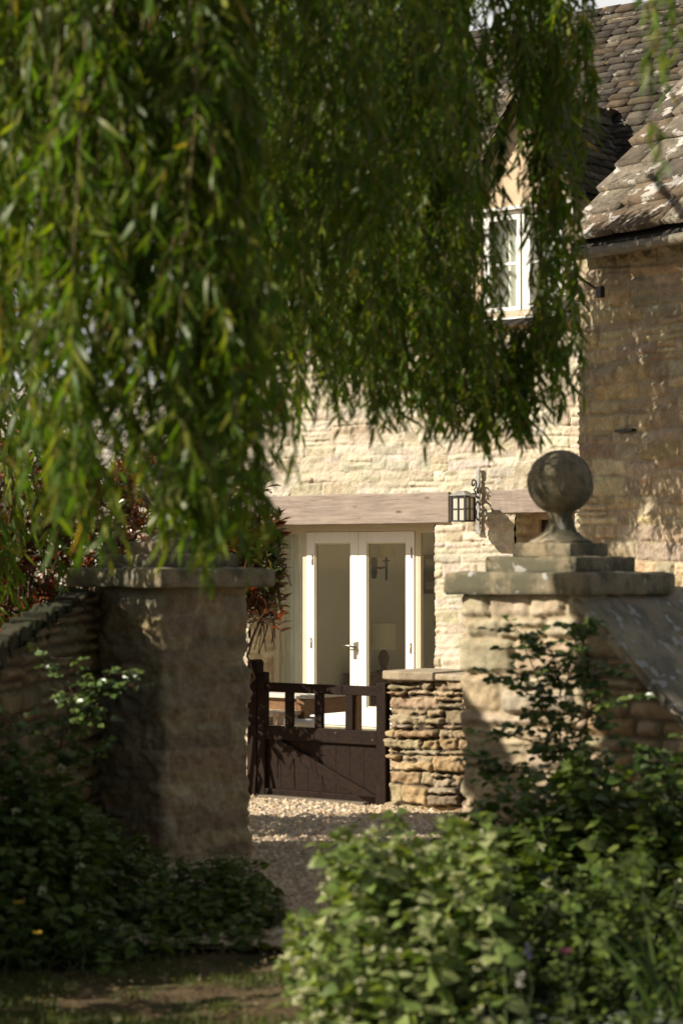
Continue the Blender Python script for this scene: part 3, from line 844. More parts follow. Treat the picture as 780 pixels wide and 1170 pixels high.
    mb.build('ridge', M['darkstone'], d, bevel=.008)
    return d
dormer(DC1)
dormer(DC2)

# ---------------- main roof
PITCH = 51.0
tp = math.tan(R(PITCH))
best = None
for b in np.arange(1.8, 4.0, .01):
    z = wu(715, 20, b)[1]
    e = abs(z - (EAVE + .02 + (b + .1) * tp))
    if best is None or e < best[0]: best = (e, b, z)
RBK, RZ = best[1], best[2]
print('ridge back', RBK, 'z', RZ)
cp, sp_ = math.cos(R(PITCH)), math.sin(R(PITCH))
slope = (RBK + .14) / cp
ru0 = WL - .08; ru1 = 7.0
def skip_main(u, s):
    u = u + ru0
    for c in (DC1, DC2):
        if abs(u - c) < HW + .02 and s * cp - .14 < 1.3 and EAVE + (s * cp) * tp < DEAVE + .35 - abs(u - c): return True
    return False
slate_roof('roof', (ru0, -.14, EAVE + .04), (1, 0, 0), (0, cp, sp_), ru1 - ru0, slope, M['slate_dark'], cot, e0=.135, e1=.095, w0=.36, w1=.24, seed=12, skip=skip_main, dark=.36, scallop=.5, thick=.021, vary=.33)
mb = MB()
for sg in (1,):
    pass
mb.v = [Vector(p) for p in ((ru0, -.12, EAVE + .02), (ru1, -.12, EAVE + .02), (ru1, RBK, RZ - .02), (ru0, RBK, RZ - .02), (ru0, 2 * RBK + .1, EAVE), (ru1, 2 * RBK + .1, EAVE))]
for p in list(mb.v): mb.v.append(p - Vector((0, 0, .06)))
mb.f = [(3, 2, 5, 4), (0, 3, 9, 6), (3, 4, 10, 9), (0, 6, 7, 1), (9, 8, 7, 6), (1, 7, 8, 2), (2, 8, 11, 5)]
# cut the board behind the dormers: build front slope in strips
us = sorted([ru0, DC2 - HW, DC2 + HW, DC1 - HW, DC1 + HW, ru1])
def fz(y): return EAVE + .02 + (y + .12) * (RZ - .04 - EAVE) / (RBK + .12)
for k in range(5):
    a, b = us[k], us[k + 1]; y_lo = 1.0 if k in (1, 3) else -.12
    i = len(mb.v); mb.v += [Vector((a, y_lo, fz(y_lo))), Vector((b, y_lo, fz(y_lo))), Vector((b, RBK, RZ - .02)), Vector((a, RBK, RZ - .02))]; mb.f.append((i, i + 1, i + 2, i + 3))
mb.f = [f for f in mb.f if f != (9, 8, 7, 6)]
mb.build('roof_board', M['roofbase'], cot)
mb = MB(); u = ru0; rgd = random.Random(5)
while u < ru1:
    l = rgd.uniform(.35, .55); z = RZ + .03 + rgd.uniform(-.008, .008) + .015 * math.sin(u)
    mb.prism([(RBK - .13, z - .13), (RBK - .10, z - .07), (RBK, z + .03), (RBK + .10, z - .07), (RBK + .13, z - .13), (RBK, z - .02)], 'x', u, u + l - .006); u += l
mb.build('ridge', M['darkstone'], cot, bevel=.01)
# cast gutter below the main eave, between dormers
for a, b in ((DC1 - HW - .1, DC2 + HW + .1), (WL, DC2 - HW - .1)):
    mb = MB(); mb.tube([(a, -.2, EAVE - .05), (b, -.2, EAVE - .05)], .045, 8); mb.build('gutter', M['gutter'], cot, smooth=True)
# back wall (gap added to light the room) and right gable so the house is whole
mb = MB(); ya, yb_ = RB + .102, RB + .40
mb.span((WL + .02, ya, 0), (1.0, yb_, 4.9)); mb.span((1.95, ya, 0), (ru1 - .1, yb_, 4.9)); mb.span((1.0, ya, 0), (1.95, yb_, .25)); mb.span((1.0, ya, 2.35), (1.95, yb_, 4.9)); mb.build('rear_wall', M['wingwall'], cot)

# ---------------- wing on the right: its own yaw and its own wall, roof, gutter
PSW = R(54)
YW = 16.0
wc = at(661, 645, YW)
W = Frame(wc.x, wc.y, PSW)
def wing_local(p):   # wing frame -> cottage local
    d = p - H.o
    return Vector((d.dot(H.r), d.dot(H.i), p.z))
wing = bpy.data.objects.new('wing', None); COL.objects.link(wing); wing.parent = cot
lw = wing_local(W.o); wing.location = (lw.x, lw.y, 0); wing.rotation_euler = (0, 0, -(PSW - PSI))
wv = lambda px, py, y=0.0: W.uv(px, py, y)
WE = wv(660, 306)[1]
print('wing eave', WE, wv(780, 283)[1], 'right edge u', wv(780, 500)[0])
WW = 3.4
stone_sheet('wall', [(0, 3.0), (0, 0.0), (WW, 0.0)], -.05, WE + .12, M['wingwall'], wing, step=0.012, rad=.02, seed=21, hh=(0.075, 0.20), ww=(0.15, 0.55), joint=0.009, depth=0.026, rough=0.022, pal=np.concatenate([GOLD[:2], GREY * 1.08]), mortar=(0.40, 0.35, 0.26), warp=0.08, rnd=.016, split=.4, out=.75, flush=.24, edge=.018)
mb = MB(); mb.span((.06, .08, 0), (WW, .4, WE)); mb.build('wall_core', M['wingwall'], wing)
ru = wv(645, 284, -.2)
_best = None
for _b in np.arange(.3, 3, .01):      # how far back the verge reaches where it leaves the picture
    _u, _z = W.uv(780, 95, -.2 + _b)
    if _best is None or abs(_u - ru[0]) < _best[0]: _best = (abs(_u - ru[0]), _b, _z)
WP = math.degrees(math.atan2(_best[2] - ru[1], _best[1]))
print('wing pitch', WP, _best)
cw, sw = math.cos(R(WP)), math.sin(R(WP))
ru = wv(645, 284, -.2)
print('wing roof corner', ru)
wslope = 3.6
slate_roof('roof', (ru[0], -.2, ru[1] + .02), (1, 0, 0), (0, cw, sw), WW - ru[0], wslope, M['slate'], wing, e0=.33, e1=.30, w0=.58, w1=.52, seed=31, dark=.70, thick=.046, scallop=.9)
mb = MB()
mb.v = [Vector(p) for p in ((ru[0] + .03, -.16, ru[1]), (WW, -.16, ru[1]), (WW, -.16 + wslope * cw, ru[1] + wslope * sw), (ru[0] + .03, -.16 + wslope * cw, ru[1] + wslope * sw))]
for p in list(mb.v): mb.v.append(p - Vector((0, 0, .09)))
mb.f = [(0, 1, 2, 3), (7, 6, 5, 4), (0, 4, 5, 1), (0, 3, 7, 4)]
mb.build('roof_board', M['roofbase'], wing)
gz = wv(655, 303, -.27)
mb = MB(); mb.tube([(gz[0], -.235, ru[1] - .085), (WW, -.235, ru[1] - .085)], .05, 12); mb.build('gutter', M['gutter'], wing, smooth=True)
mb = MB(); mb.tube([(wv(668, 307)[0], -.25, WE - .02), (wv(687, 332)[0], -.05, wv(687, 332)[1])], .012, 6); a = wv(689, 333); mb.span((a[0] - .035, -.07, a[1] - .06), (a[0] + .035, -.02, a[1] + .04)); mb.build('gutter_bracket', M['iron'], wing)
a = wv(716, 492); mb = MB(); mb.span((a[0] - .10, -.06, a[1] - .012), (a[0] + .12, -.01, a[1] + .012)); mb.build('tie_bar', M['iron'], wing)

# ================================================================== THINGS ON AND IN THE HOUSE
def on_house(name, label, cat, u, y, z, group=None):
    return thing(name, label, cat, H.w(u, y, z), -PSI, group)

# wall lantern with scrolled bracket
u, z = wu(549, 571, 0)
lan = on_house('wall_lantern', 'black iron wall lantern with frosted panes on a scrolled bracket above the stone jamb', 'lantern', u, 0, z)
zt_ = wu(549, 537)[1] - z; zb_ = wu(549, 606)[1] - z
mb = MB(); mb.span((-.02, -.055, zb_), (.02, -.035, zt_)); mb.box((0, -.045, zb_ - .015), (.06, .015, .05)); mb.box((0, -.045, zt_ + .005), (.045, .016, .03)); mb.build('bracket_bar', M['zinc'], lan, bevel=.004)
ex = .31
def scroll(cy, cz, r0, turns, start, sgn):
    return [(0, cy + r * math.cos(a) * 1.0, cz + r * math.sin(a)) for r, a in [(r0 * (1 - t * .8), start + sgn * t * turns * 2 * math.pi) for t in np.linspace(0, 1, 26)]]
mb = MB()
mb.tube([(0, -.05, .02), (0, -.13, .055), (0, -.24, .05), (0, -ex, .045)], .011, 8)
for zc, sg in ((.155, 1), (-.135, -1)):
    mb.tube([(0, -.055, zc * .1)] + [(0, -.06 - .07 * t, zc * t * .9) for t in (.3, .6)] + scroll(-.125, zc, .055, 1.3, -math.pi / 2 * sg, sg), .008, 6)
    mb.tube(scroll(-.03, zc * .55, .045, 1.1, math.pi / 2, sg), .007, 6)
mb.tube([(0, -.06, -.2), (0, -.12, -.12), (0, -.21, .03)], .008, 6)
mb.build('scroll', M['iron'], lan, smooth=True)
lz0, lz1 = -.215, .02        # lantern body below the bracket end
hw = .082; cy = -ex
mb = MB()
for sx in (-1, 1):
    for sy in (-1, 1): mb.span((sx * hw - .009, cy + sy * hw - .009, lz0), (sx * hw + .009, cy + sy * hw + .009, lz1))
for zz in (lz0, lz1):
    for s in (-1, 1):
        mb.span((-hw + .009, cy + s * hw - .007, zz - .007), (hw - .009, cy + s * hw + .007, zz + .007)); mb.span((s * hw - .007, cy - hw + .009, zz - .007), (s * hw + .007, cy + hw - .009, zz + .007))
zm = (lz0 + lz1) / 2
for s in (-1, 1):
    mb.span((-.004, cy + s * (hw + .002) - .004, lz0 + .007), (.004, cy + s * (hw + .002) + .004, lz1 - .007)); mb.span((-hw + .009, cy + s * (hw + .002) - .003, zm - .004), (hw - .009, cy + s * (hw + .002) + .003, zm + .004))
    mb.span((s * (hw + .002) - .004, cy - .004, lz0 + .007), (s * (hw + .002) + .004, cy + .004, lz1 - .007)); mb.span((s * (hw + .002) - .003, cy - hw + .009, zm - .004), (s * (hw + .002) + .003, cy + hw - .009, zm + .004))
mb.build('cage', M['iron'], lan)
MB().span((-hw + .006, cy - hw + .006, lz0 + .006), (hw - .006, cy + hw - .006, lz1 - .006)).build('frosted_pane', M['frosted'], lan)
mb = MB(); b = 0
ht = hw + .022
mb.v = [Vector(p) for p in ((-ht, cy - ht, lz1 + .012), (ht, cy - ht, lz1 + .012), (ht, cy + ht, lz1 + .012), (-ht, cy + ht, lz1 + .012), (-.03, cy - .03, lz1 + .06), (.03, cy - .03, lz1 + .06), (.03, cy + .03, lz1 + .06), (-.03, cy + .03, lz1 + .06))]
mb.f = [(0, 1, 5, 4), (1, 2, 6, 5), (2, 3, 7, 6), (3, 0, 4, 7), (4, 5, 6, 7), (3, 2, 1, 0)]
mb.build('lantern_cap', M['zinc'], lan)

# sconce on the partition
sy_, z = on_side(426, 648, rl)
sc = on_house('wall_sconce', 'dark metal wall sconce with cream shade seen through the right door pane', 'sconce', rl, sy_, z)
mb = MB(); mb.prism([(-.02, -.13), (.02, -.13), (.045, -.06), (.035, 0), (.05, .06), (.03, .11), (-.03, .11), (-.05, .06), (-.035, 0), (-.045, -.06)], 'x', .001, .03); mb.build('backplate', M['ironblue'], sc, bevel=.004)
mb = MB(); mb.tube([(.03, 0, 0), (.10, 0, -.01), (.19, 0, 0)], .014, 8); mb.tube([(.19, 0, -.15), (.19, 0, .11)], [.012, .017], 8); mb.lathe([(.012, .06), (.045, .07), (.045, .08), (.012, .085)], (.19, 0, 0), 12); mb.build('arm', M['ironblue'], sc, smooth=True)
mb = MB(); mb.lathe([(.115, .11), (.06, .27)], (.19, 0, 0), 24); mb.f = [f for f in mb.f if len(f) == 4]; mb.build('lamp_shade', M['linen'], sc, smooth=True)
# chest with lamp, further back
CU = rl + .30; CY = on_side(438, 727, CU)[0]
ch = on_house('wooden_chest', 'brown wooden chest of drawers standing inside behind the right door pane', 'chest', CU, CY, .012)
ch.rotation_euler.z += R(90)
lz = on_side(440, 768, CU)[1]
mb = MB(); mb.span((-.45, -.2, .08), (.45, .2, lz - .03)); mb.build('body', M['chest'], ch, bevel=.005)
mb = MB(); mb.span((-.48, -.23, lz - .03), (.48, .21, lz - .012)); mb.build('top', M['chest'], ch, bevel=.004)
for k in range(3):
    zz = .12 + k * (lz - .2) / 3; mb = MB(); mb.span((-.42, -.212, zz), (.42, -.2005, zz + (lz - .26) / 3)); d = mb.build('drawer', M['chest'], ch, bevel=.004)
    MB().lathe([(.0, -.03), (.018, -.02), (.018, -.01), (.008, 0)], (0, 0, 0), 10)
    mb = MB(); mb.tube([(-.05, -.23, zz + .1), (.05, -.23, zz + .1)], .008, 6); mb.build('handle', M['brass'], d)
for sx in (-.4, .4):
    for sy in (-.16, .16): mb = MB(); mb.span((sx - .03, sy - .03, 0), (sx + .03, sy + .03, .08)); mb.build('leg', M['chest'], ch)
lam = on_house('table_lamp', 'table lamp with a cream drum shade standing on the wooden chest', 'lamp', CU, CY, .012 + lz - .01)
mb = MB(); mb.lathe([(.08, 0), (.08, .02), (.03, .04), (.05, .1), (.065, .16), (.045, .22), (.015, .26), (.015, .3)], n=20); mb.build('base', M['chest'], lam, smooth=True)
sz0 = on_side(440, 742, CU)[1] - lz; sz1 = on_side(440, 712, CU)[1] - lz
mb = MB(); mb.lathe([(.16, sz0), (.155, sz1)], n=32); mb.f = [f for f in mb.f if len(f) == 4]; mb.build('lamp_shade', M['linen'], lam, smooth=True)
# framed picture with bands, far right
pa = on_side(478, 634, rl); pb = on_side(500, 678, rl)
pic = on_house('framed_picture', 'framed picture with teal and rust bands on the wall behind the right side light', 'picture', rl + .035, (pa[0] + pb[0]) / 2, pb[1])
pic.rotation_euler.z += R(90)
ph = pa[1] - pb[1]; hwp = max(.2, abs(pa[0] - pb[0]) / 2)
mb = MB()
for a, b in (((-hwp, 0), (hwp, .05)), ((-hwp, ph - .05), (hwp, ph)), ((-hwp, .05), (-hwp + .05, ph - .05)), ((hwp - .05, .05), (hwp, ph - .05))): mb.span((a[0], -.03, a[1]), (b[0], .0, b[1]))
mb.build('frame', M['chest'], pic)
mp, nt, bs, out = new_mat('banded_picture')
tc = nt.nodes.new('ShaderNodeTexCoord'); sx = nt.nodes.new('ShaderNodeSeparateXYZ'); nt.links.new(tc.outputs['Generated'], sx.inputs[0])
rp = ramp(nt, [(0, (.45, .40, .30)), (.25, (.28, .13, .05)), (.55, (.10, .15, .16)), (.8, (.5, .46, .38))]); rp.color_ramp.interpolation = 'CONSTANT'
nt.links.new(sx.outputs[2], rp.inputs[0]); nt.links.new(rp.outputs[0], bs.inputs['Base Color'])
MB().span((-hwp + .05, -.012, .05), (hwp - .05, -.004, ph - .05)).build('canvas', mp, pic)

# ================================================================== GATE AND WALLS
G = Frame(-0.16, 12.9 * KY, PSG)
gu = lambda px, py, y=0.0: G.uv(px, py, y)
gL = gu(297, 850)[0]; gR = gu(443, 850)[0]
gt = gu(370, 785)[1]; gb = gu(370, 916)[1]
gw = gR - gL
gate = thing('garden_gate', 'dark brown timber garden gate with open slots above a braced boarded lower half', 'gate', G.w(gL, 0, 0), -PSG)
def gz_(py): return gu(370, py)[1]
sw_ = .085
mb = MB(); mb.span((0, -.03, gb), (sw_ * .8, .03, gz_(770))); mb.build('stile', M['gate'], gate, bevel=.006)
mb = MB(); mb.span((gw - sw_, -.03, gb - .03), (gw, .03, gz_(778))); mb.build('stile', M['gate'], gate, bevel=.006)
mb = MB(); mb.span((sw_ * .8, -.022, gz_(793)), (gw - sw_, .022, gz_(782))); mb.build('rail', M['gate'], gate, bevel=.005)
mb = MB(); mb.span((sw_ * .8, -.026, gz_(848)), (gw - sw_, .02, gz_(832))); mb.build('rail', M['gate'], gate, bevel=.005)
mb = MB(); mb.span((sw_ * .8, -.026, gz_(917)), (gw - sw_, .02, gz_(905))); mb.build('rail', M['gate'], gate, bevel=.005)
for px in (331, 365, 400):
    c = gu(px, 810)[0] - gL
    mb = MB(); mb.span((c - .034, -.018, gz_(832)), (c + .034, .018, gz_(793))); mb.build('slat', M['gate'], gate, bevel=.004)
nb = 8; x0 = sw_ * .8 + .002; x1 = gw - sw_ - .002
for k in range(nb):
    a = x0 + (x1 - x0) * k / nb; b = x0 + (x1 - x0) * (k + 1) / nb
    mb = MB(); mb.span((a + .0006, .003, gz_(905)), (b - .0006, .018, gz_(848))); mb.build('board', M['gate'], gate, bevel=.002)
mb = MB(); mb.bar((sw_ * .8 + .09, -.013, gz_(851)), (gw - sw_ + .01, -.013, gz_(912)), .075, .026); mb.build('brace', M['gate'], gate, bevel=.004)
for px, py in ((386, 836), (428, 842)):
    c = gu(px, py)[0] - gL; mb = MB(); mb.lathe([(.0, 0), (.008, 0), (.006, .004)], (0, 0, 0), 8)
    for v in mb.v: v.x, v.y, v.z = c + v.x, -.027 - v.z, gz_(py) + v.y
    mb.build('bolt', M['steel'], gate)
p = thing('gate_post', 'dark timber hinge post between the gate and the left stone pier', 'post', G.w(gu(289, 850)[0], 0.03, 0), -PSG)
mb = MB(); mb.span((-.045, -.045, -.1), (.045, .045, gz_(760))); mb.build('shaft', M['gate'], p, bevel=.006)
mb = MB(); mb.prism([(-.05, gz_(760)), (.05, gz_(760)), (.02, gz_(756)), (-.02, gz_(756))], 'y', -.05, .05); mb.build('cap', M['gate'], p, bevel=.004)
sl = thing('timber_sleeper', 'grey timber sill lying on the gravel under the gate', 'timber', G.w(gL + gw * .45, -.02, 0), -PSG)
MB().span((-gw * .42, -.07, -.01), (gw * .42, .05, .035)).build('beam', M['sleeper'], sl, bevel=.008)

# low dry stone wall beside the gate
lwt = gu(480, 775)[1]
lw0 = gu(446, 850)[0]
lo = thing('dry_stone_wall', 'low dry stone wall with a flat cap stone between the gate and the right pier', 'wall', G.w(lw0, 0, 0), -PSG)
LWL = 1.7
stone_sheet('stonework', [(0.0, .42), (0.0, 0.0), (LWL, 0.0), (LWL, .42)], -.05, lwt, M['drystone'], lo, step=0.010, rad=.03, seed=46, hh=(0.035, 0.15), ww=(0.10, 0.36), joint=0.006, depth=0.055, rough=0.022, pal=GREY, mortar=(0.06, 0.05, 0.035), mortar_mix=1.0, split=.5, rnd=.009, out=.85, edge=.02, warp=.05)
mb = MB(); mb.span((.05, .05, 0), (LWL - .05, .4, lwt - .02)); mb.build('core', M['roofbase'], lo)
rgd = random.Random(8); x = -.05
while x < LWL:
    l = rgd.uniform(.42, .62)
    mb = MB(); n = 10
    poly = [(x + .01, -.07 + rgd.uniform(0, .02)), (x + l * .4, -.09), (x + l * .8, -.075), (x + l - .005, -.06), (x + l - .005, .46), (x + l * .5, .48), (x + .01, .45)]
    mb.prism(poly, 'z', lwt - .01 + rgd.uniform(-.005, .004), lwt + rgd.uniform(.035, .055)); mb.build('cap_stone', M['drystone'] if False else m_capstone if 'm_capstone' in globals() else globals().setdefault('m_capstone', m_stone('cap_limestone', base=(0.40, 0.34, 0.25), stain=.5)), lo, bevel=.012, seg=3); x += l

# ---------------- gate piers
def rough_block(mb_name, sx, sy, z0, z1, mat, parent, rot, amp=.008, seed=1, rad=.02, nsub=28, taper=0.0):
    """a hewn slab: subdivided box with rounded, chipped edges"""
    rg = np.random.default_rng(seed)
    V = []; F = []; c = 0
    h = z1 - z0
    def face(o, a, b, na, nb_):
        nonlocal c
        s = np.linspace(0, 1, na); t = np.linspace(0, 1, nb_)
        S, T = np.meshgrid(s, t)
        P = o + S[..., None] * a + T[..., None] * b
        V.append(P.reshape(-1, 3)); idx = np.arange(na * nb_).reshape(nb_, na) + c
        F.append(np.stack([idx[:-1, :-1], idx[:-1, 1:], idx[1:, 1:], idx[1:, :-1]], -1).reshape(-1, 4)); c += na * nb_
    A = np.array
    hx, hy = sx / 2, sy / 2; n = nsub; m = max(5, int(n * h / sx))
    face(A([-hx, -hy, z0]), A([sx, 0, 0]), A([0, 0, h]), n, m); face(A([hx, -hy, z0]), A([0, sy, 0]), A([0, 0, h]), n, m)
    face(A([hx, hy, z0]), A([-sx, 0, 0]), A([0, 0, h]), n, m); face(A([-hx, hy, z0]), A([0, -sy, 0]), A([0, 0, h]), n, m)
    face(A([-hx, -hy, z1]), A([sx, 0, 0]), A([0, sy, 0]), n, n); face(A([-hx, hy, z0]), A([sx, 0, 0]), A([0, -sy, 0]), n, n)
    P = np.concatenate(V)
    # round toward an inset box
    ctr = A([0, 0, (z0 + z1) / 2]); hb = A([hx, hy, h / 2])
    q = np.clip(P - ctr, -(hb - rad), hb - rad); d = P - ctr - q; L = np.linalg.norm(d, axis=1, keepdims=True)
    nrm = d / (L + 1e-9); P = ctr + q + nrm * rad
    nz = fbm(P[:, 0] * 9 + P[:, 2] * 7, P[:, 1] * 9 - P[:, 2] * 5, seed, 4) + .7 * np.minimum(0, fbm(P[:, 0] * 4 + P[:, 2] * 11, P[:, 1] * 4 + 3, seed + 3, 3))
    P = P + nrm * (nz * amp * 1.6)[:, None]
    if taper: k = 1 - taper * (P[:, 2:3] - z0) / h; P[:, :2] *= k
    o = np_mesh(mb_name, P, F, mat, parent)
    if rot: o.rotation_euler = (0, 0, rot)
    return o

def pier(label, px, Y, psi, cap0, cap1, side, mat, seed, smoothface=False, rotball=0):
    c = at(px, HOR, Y)
    p = thing('stone_pier', label, 'gate pier', (c.x, c.y, 0), -psi)
    hs = side / 2
    kw = dict(seed=seed, hh=(0.09, 0.22), ww=(0.18, 0.5), joint=0.009, depth=0.035, rough=0.014, mortar_mix=.75, warp=.04, split=.3, rnd=.024)
    kw.update(dict(pal=PALE * .93 if not smoothface else GREY, mortar=(0.42, 0.37, 0.28), flush=.2, edge=.016))
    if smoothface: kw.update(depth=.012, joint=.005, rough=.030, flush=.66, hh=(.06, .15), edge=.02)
    stone_sheet('shaft', [(-hs, -hs), (hs, -hs), (hs, hs), (-hs, hs)], -.08, cap0 + .01, mat, p, step=0.012, closed=True, rad=.035, **kw)
    rough_block('cap', .90, .90, cap0, cap1, M['darkstone'], p, 0, amp=.006, seed=seed, rad=.022, nsub=60)
    rough_block('step', .58, .58, cap1 - .005, cap1 + .082, M['darkstone'], p, 0, amp=.005, seed=seed + 1, rad=.015, nsub=44)
    rough_block('step', .37, .37, cap1 + .078, cap1 + .155, M['darkstone'], p, 0, amp=.005, seed=seed + 2, rad=.014, nsub=34)
    z = cap1 + .15
    prof = [(.165, z), (.168, z + .012), (.15, z + .022), (.115, z + .04), (.085, z + .07), (.07, z + .11), (.066, z + .145), (.075, z + .17)]
    bc = z + .17 + .158; rb = .174
    a0 = math.asin(.075 / rb)
    prof += [(rb * math.sin(a), bc - rb * math.cos(a)) for a in np.linspace(a0, math.pi, 60)]
    mb = MB(); mb.lathe(prof, n=96)
    rg = np.random.default_rng(seed + 7)
    vs = np.array([tuple(v) for v in mb.v]); nz = fbm(vs[:, 0] * 22 + vs[:, 2] * 9, vs[:, 1] * 22 + vs[:, 2] * 13, seed, 3)
    rr = np.hypot(vs[:, 0], vs[:, 1]); nz = nz + 1.2 * np.minimum(0, fbm(vs[:, 0] * 50 + vs[:, 2] * 21, vs[:, 1] * 50 + vs[:, 2] * 33, seed + 2, 2) + .15); k = 1 + .010 * nz / np.maximum(rr, .05)
    mb.v = [Vector((x * kk, y * kk, zz)) for (x, y, zz), kk in zip(vs, k)]
    mb.build('ball_finial', M['darkstone'], p, smooth=True)
    return p, c
PR, cR = pier('sunlit stone gate pier with a large ball finial on stepped slabs, right of the gate', 640, 9.35, R(39), 1.59, 1.71, .74, M['pier'], 61)
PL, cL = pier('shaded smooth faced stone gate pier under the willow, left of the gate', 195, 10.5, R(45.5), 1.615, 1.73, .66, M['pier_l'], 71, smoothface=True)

# ---------------- raked wall right of the right pier
RW = Frame(cR.x, cR.y, R(39))
rwal = thing('garden_wall', 'stone garden wall with broad lichen spotted coping sloping down from the right pier', 'wall', (cR.x, cR.y, 0), -R(39))
def ztop_r(x):     # height of the wall head against distance from the pier centre
    return np.where(x < .36, 1.58, np.maximum(.75, 1.58 - (x - .36) * 0.93))
RLEN = 3.2
pth = [(.34, -.33), (RLEN, -.33)]
stone_sheet('stonework', pth, -.08, 1.6, M['pier'], rwal, step=0.012, seed=83, ztop=lambda t: ztop_r(t + .34) - .05, hh=(0.05, 0.14), ww=(0.12, 0.34), joint=.009, depth=.05, rough=.012, pal=GREY, mortar=(.10, .085, .06), split=.4, out=.6)
stone_sheet('stonework', [(RLEN, .8), (.34, .8)], -.08, 1.6, M['olddry'], rwal, step=0.03, seed=84, ztop=lambda t: ztop_r(RLEN - t) - .05, hh=(0.05, 0.14), ww=(0.12, 0.34), pal=GREY)
nx = 240; ny = 64
xs = np.linspace(.34, RLEN, nx); ys = np.linspace(-.40, .86, ny)
X, Y = np.meshgrid(xs, ys); Zt = ztop_r(X) + .05 + .022 * fbm(X * 6, Y * 6, 5, 5) + .012 * np.minimum(0, fbm(X * 17, Y * 17, 15, 3)) - .05 * ((Y - .23) / .63) ** 8
Zb = ztop_r(X) - .06
V = np.concatenate([np.stack([X, Y, Zt], -1).reshape(-1, 3), np.stack([X, Y, Zb], -1).reshape(-1, 3)])
idx = np.arange(nx * ny).reshape(ny, nx); q = np.stack([idx[:-1, :-1], idx[:-1, 1:], idx[1:, 1:], idx[1:, :-1]], -1).reshape(-1, 4); K = nx * ny
e = []
for rr_ in (idx[0], idx[:, -1], idx[-1][::-1], idx[:, 0][::-1]): e.append(np.stack([rr_[:-1], rr_[:-1] + K, rr_[1:] + K, rr_[1:]], -1))
np_mesh('coping', V, [q, q[:, ::-1] + K, np.concatenate(e)[:, ::-1]], M['coping'], rwal)

# ---------------- wall left of the left pier, running toward the camera
lp0 = Vector((cL.x - .42, cL.y - .02, 0))
ldir = Vector((-.14, -.99, 0)).normalized()
LW = thing('garden_wall', 'dark mossy dry stone wall dropping away from the left pier in front of the red bush', 'wall', lp0, 0)
a = ldir; LL = 4.2
nr = Vector((-ldir.y, ldir.x, 0))     # to the right of the wall, seen from the camera side
p0 = Vector((0, 0, 0)) - a * .1 ; p1 = a * LL
off = nr * .02
ztl = lambda t: 1.60 - np.clip(t - .1, 0, 9) * .155
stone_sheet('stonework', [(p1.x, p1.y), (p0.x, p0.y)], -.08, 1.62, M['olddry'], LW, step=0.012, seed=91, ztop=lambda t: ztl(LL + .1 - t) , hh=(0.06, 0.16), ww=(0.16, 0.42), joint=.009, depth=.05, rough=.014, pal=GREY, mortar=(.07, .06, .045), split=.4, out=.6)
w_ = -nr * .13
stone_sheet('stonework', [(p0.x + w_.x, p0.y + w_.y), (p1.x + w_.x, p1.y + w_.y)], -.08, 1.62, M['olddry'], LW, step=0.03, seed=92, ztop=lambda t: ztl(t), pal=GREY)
mb = MB(); rgd = random.Random(4); t = .12
while t < LL:                       # ragged stones set on edge along the top
    l = rgd.uniform(.045, .11); hgt = rgd.uniform(.02, .09); zA = float(ztl(np.array(t + .1)))
    c_ = a * (t + l / 2) - nr * (.06 + rgd.uniform(-.015, .015))
    rot = Matrix((a, nr, Vector((0, 0, 1)))).transposed() @ Matrix.Rotation(rgd.uniform(.05, .45), 3, 'Y') @ Matrix.Rotation(rgd.uniform(-.12, .12), 3, 'Z')
    b0 = len(mb.v); mb.box(c_ + Vector((0, 0, zA - .03 + hgt * .35)), (l * .92, rgd.uniform(.09, .15), hgt + .05), rot)
    for v_ in mb.v[b0:]: v_ += Vector((rgd.uniform(-.012, .012), rgd.uniform(-.012, .012), rgd.uniform(-.018, .018)))
    t += l
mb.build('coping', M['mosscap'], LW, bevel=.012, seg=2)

# ================================================================== FURNITURE BEHIND THE GATE
TBL = Frame(0, 0, PSG)
tc_ = at(338, 790, 14.15)
tb = thing('garden_table', 'brown timber garden table with a top paled to look sunlit behind the gate', 'table', (tc_.x, tc_.y, 0), -PSG)
tz = at(338, 792, 13.95).z
mb = MB()
for k in range(6):
    yy = -.4 + k * .134; mb.span((-.85, yy, tz - .03), (.42, yy + .128, tz))
mb.build('top', M['tabletop'], tb, bevel=.005)
mb = MB(); mb.span((-.8, -.36, tz - .17), (.37, -.335, tz - .032)); mb.span((-.8, .33, tz - .17), (.37, .355, tz - .032)); mb.span((-.8, -.334, tz - .16), (-.775, .33, tz - .032)); mb.span((.345, -.334, tz - .16), (.37, .33, tz - .032)); mb.build('apron', M['table'], tb, bevel=.004)
for sx in (-.79, .35):
    for sy in (-.36, .33):
        mb = MB(); mb.span((sx - .035, sy - .045, 0.0), (sx + .045, sy + .035, tz - .033)); mb.build('leg', M['table'], tb, bevel=.005)
mb = MB(); mb.lathe([(.0, 0), (.02, .0), (.02, .015), (.0, .018)], (0, 0, 0), 12)
st_ = at(312, 815, 13.72)
sb = thing('wooden_stool', 'pale wooden stool standing against the table behind the gate', 'stool', (st_.x, st_.y, 0), -PSG)
sz = at(312, 812, 13.72).z
mb = MB(); mb.span((-.2, -.14, sz - .035), (.17, .14, sz)); mb.build('seat', M['palewood'], sb, bevel=.008)
for sx in (-.165, .125):
    for sy in (-.11, .1): mb = MB(); mb.span((sx - .022, sy - .02, 0), (sx + .028, sy + .02, sz - .036)); mb.build('leg', M['palewood'], sb, bevel=.004)
mb = MB(); mb.span((-.14, -.12, .18), (.1, -.1, .21)); mb.build('stretcher', M['palewood'], sb)
pp = at(346, 830, 13.75)
pt = thing('plant_pot', 'white glazed pot standing under the table behind the gate', 'pot', (pp.x, pp.y, 0), 0)
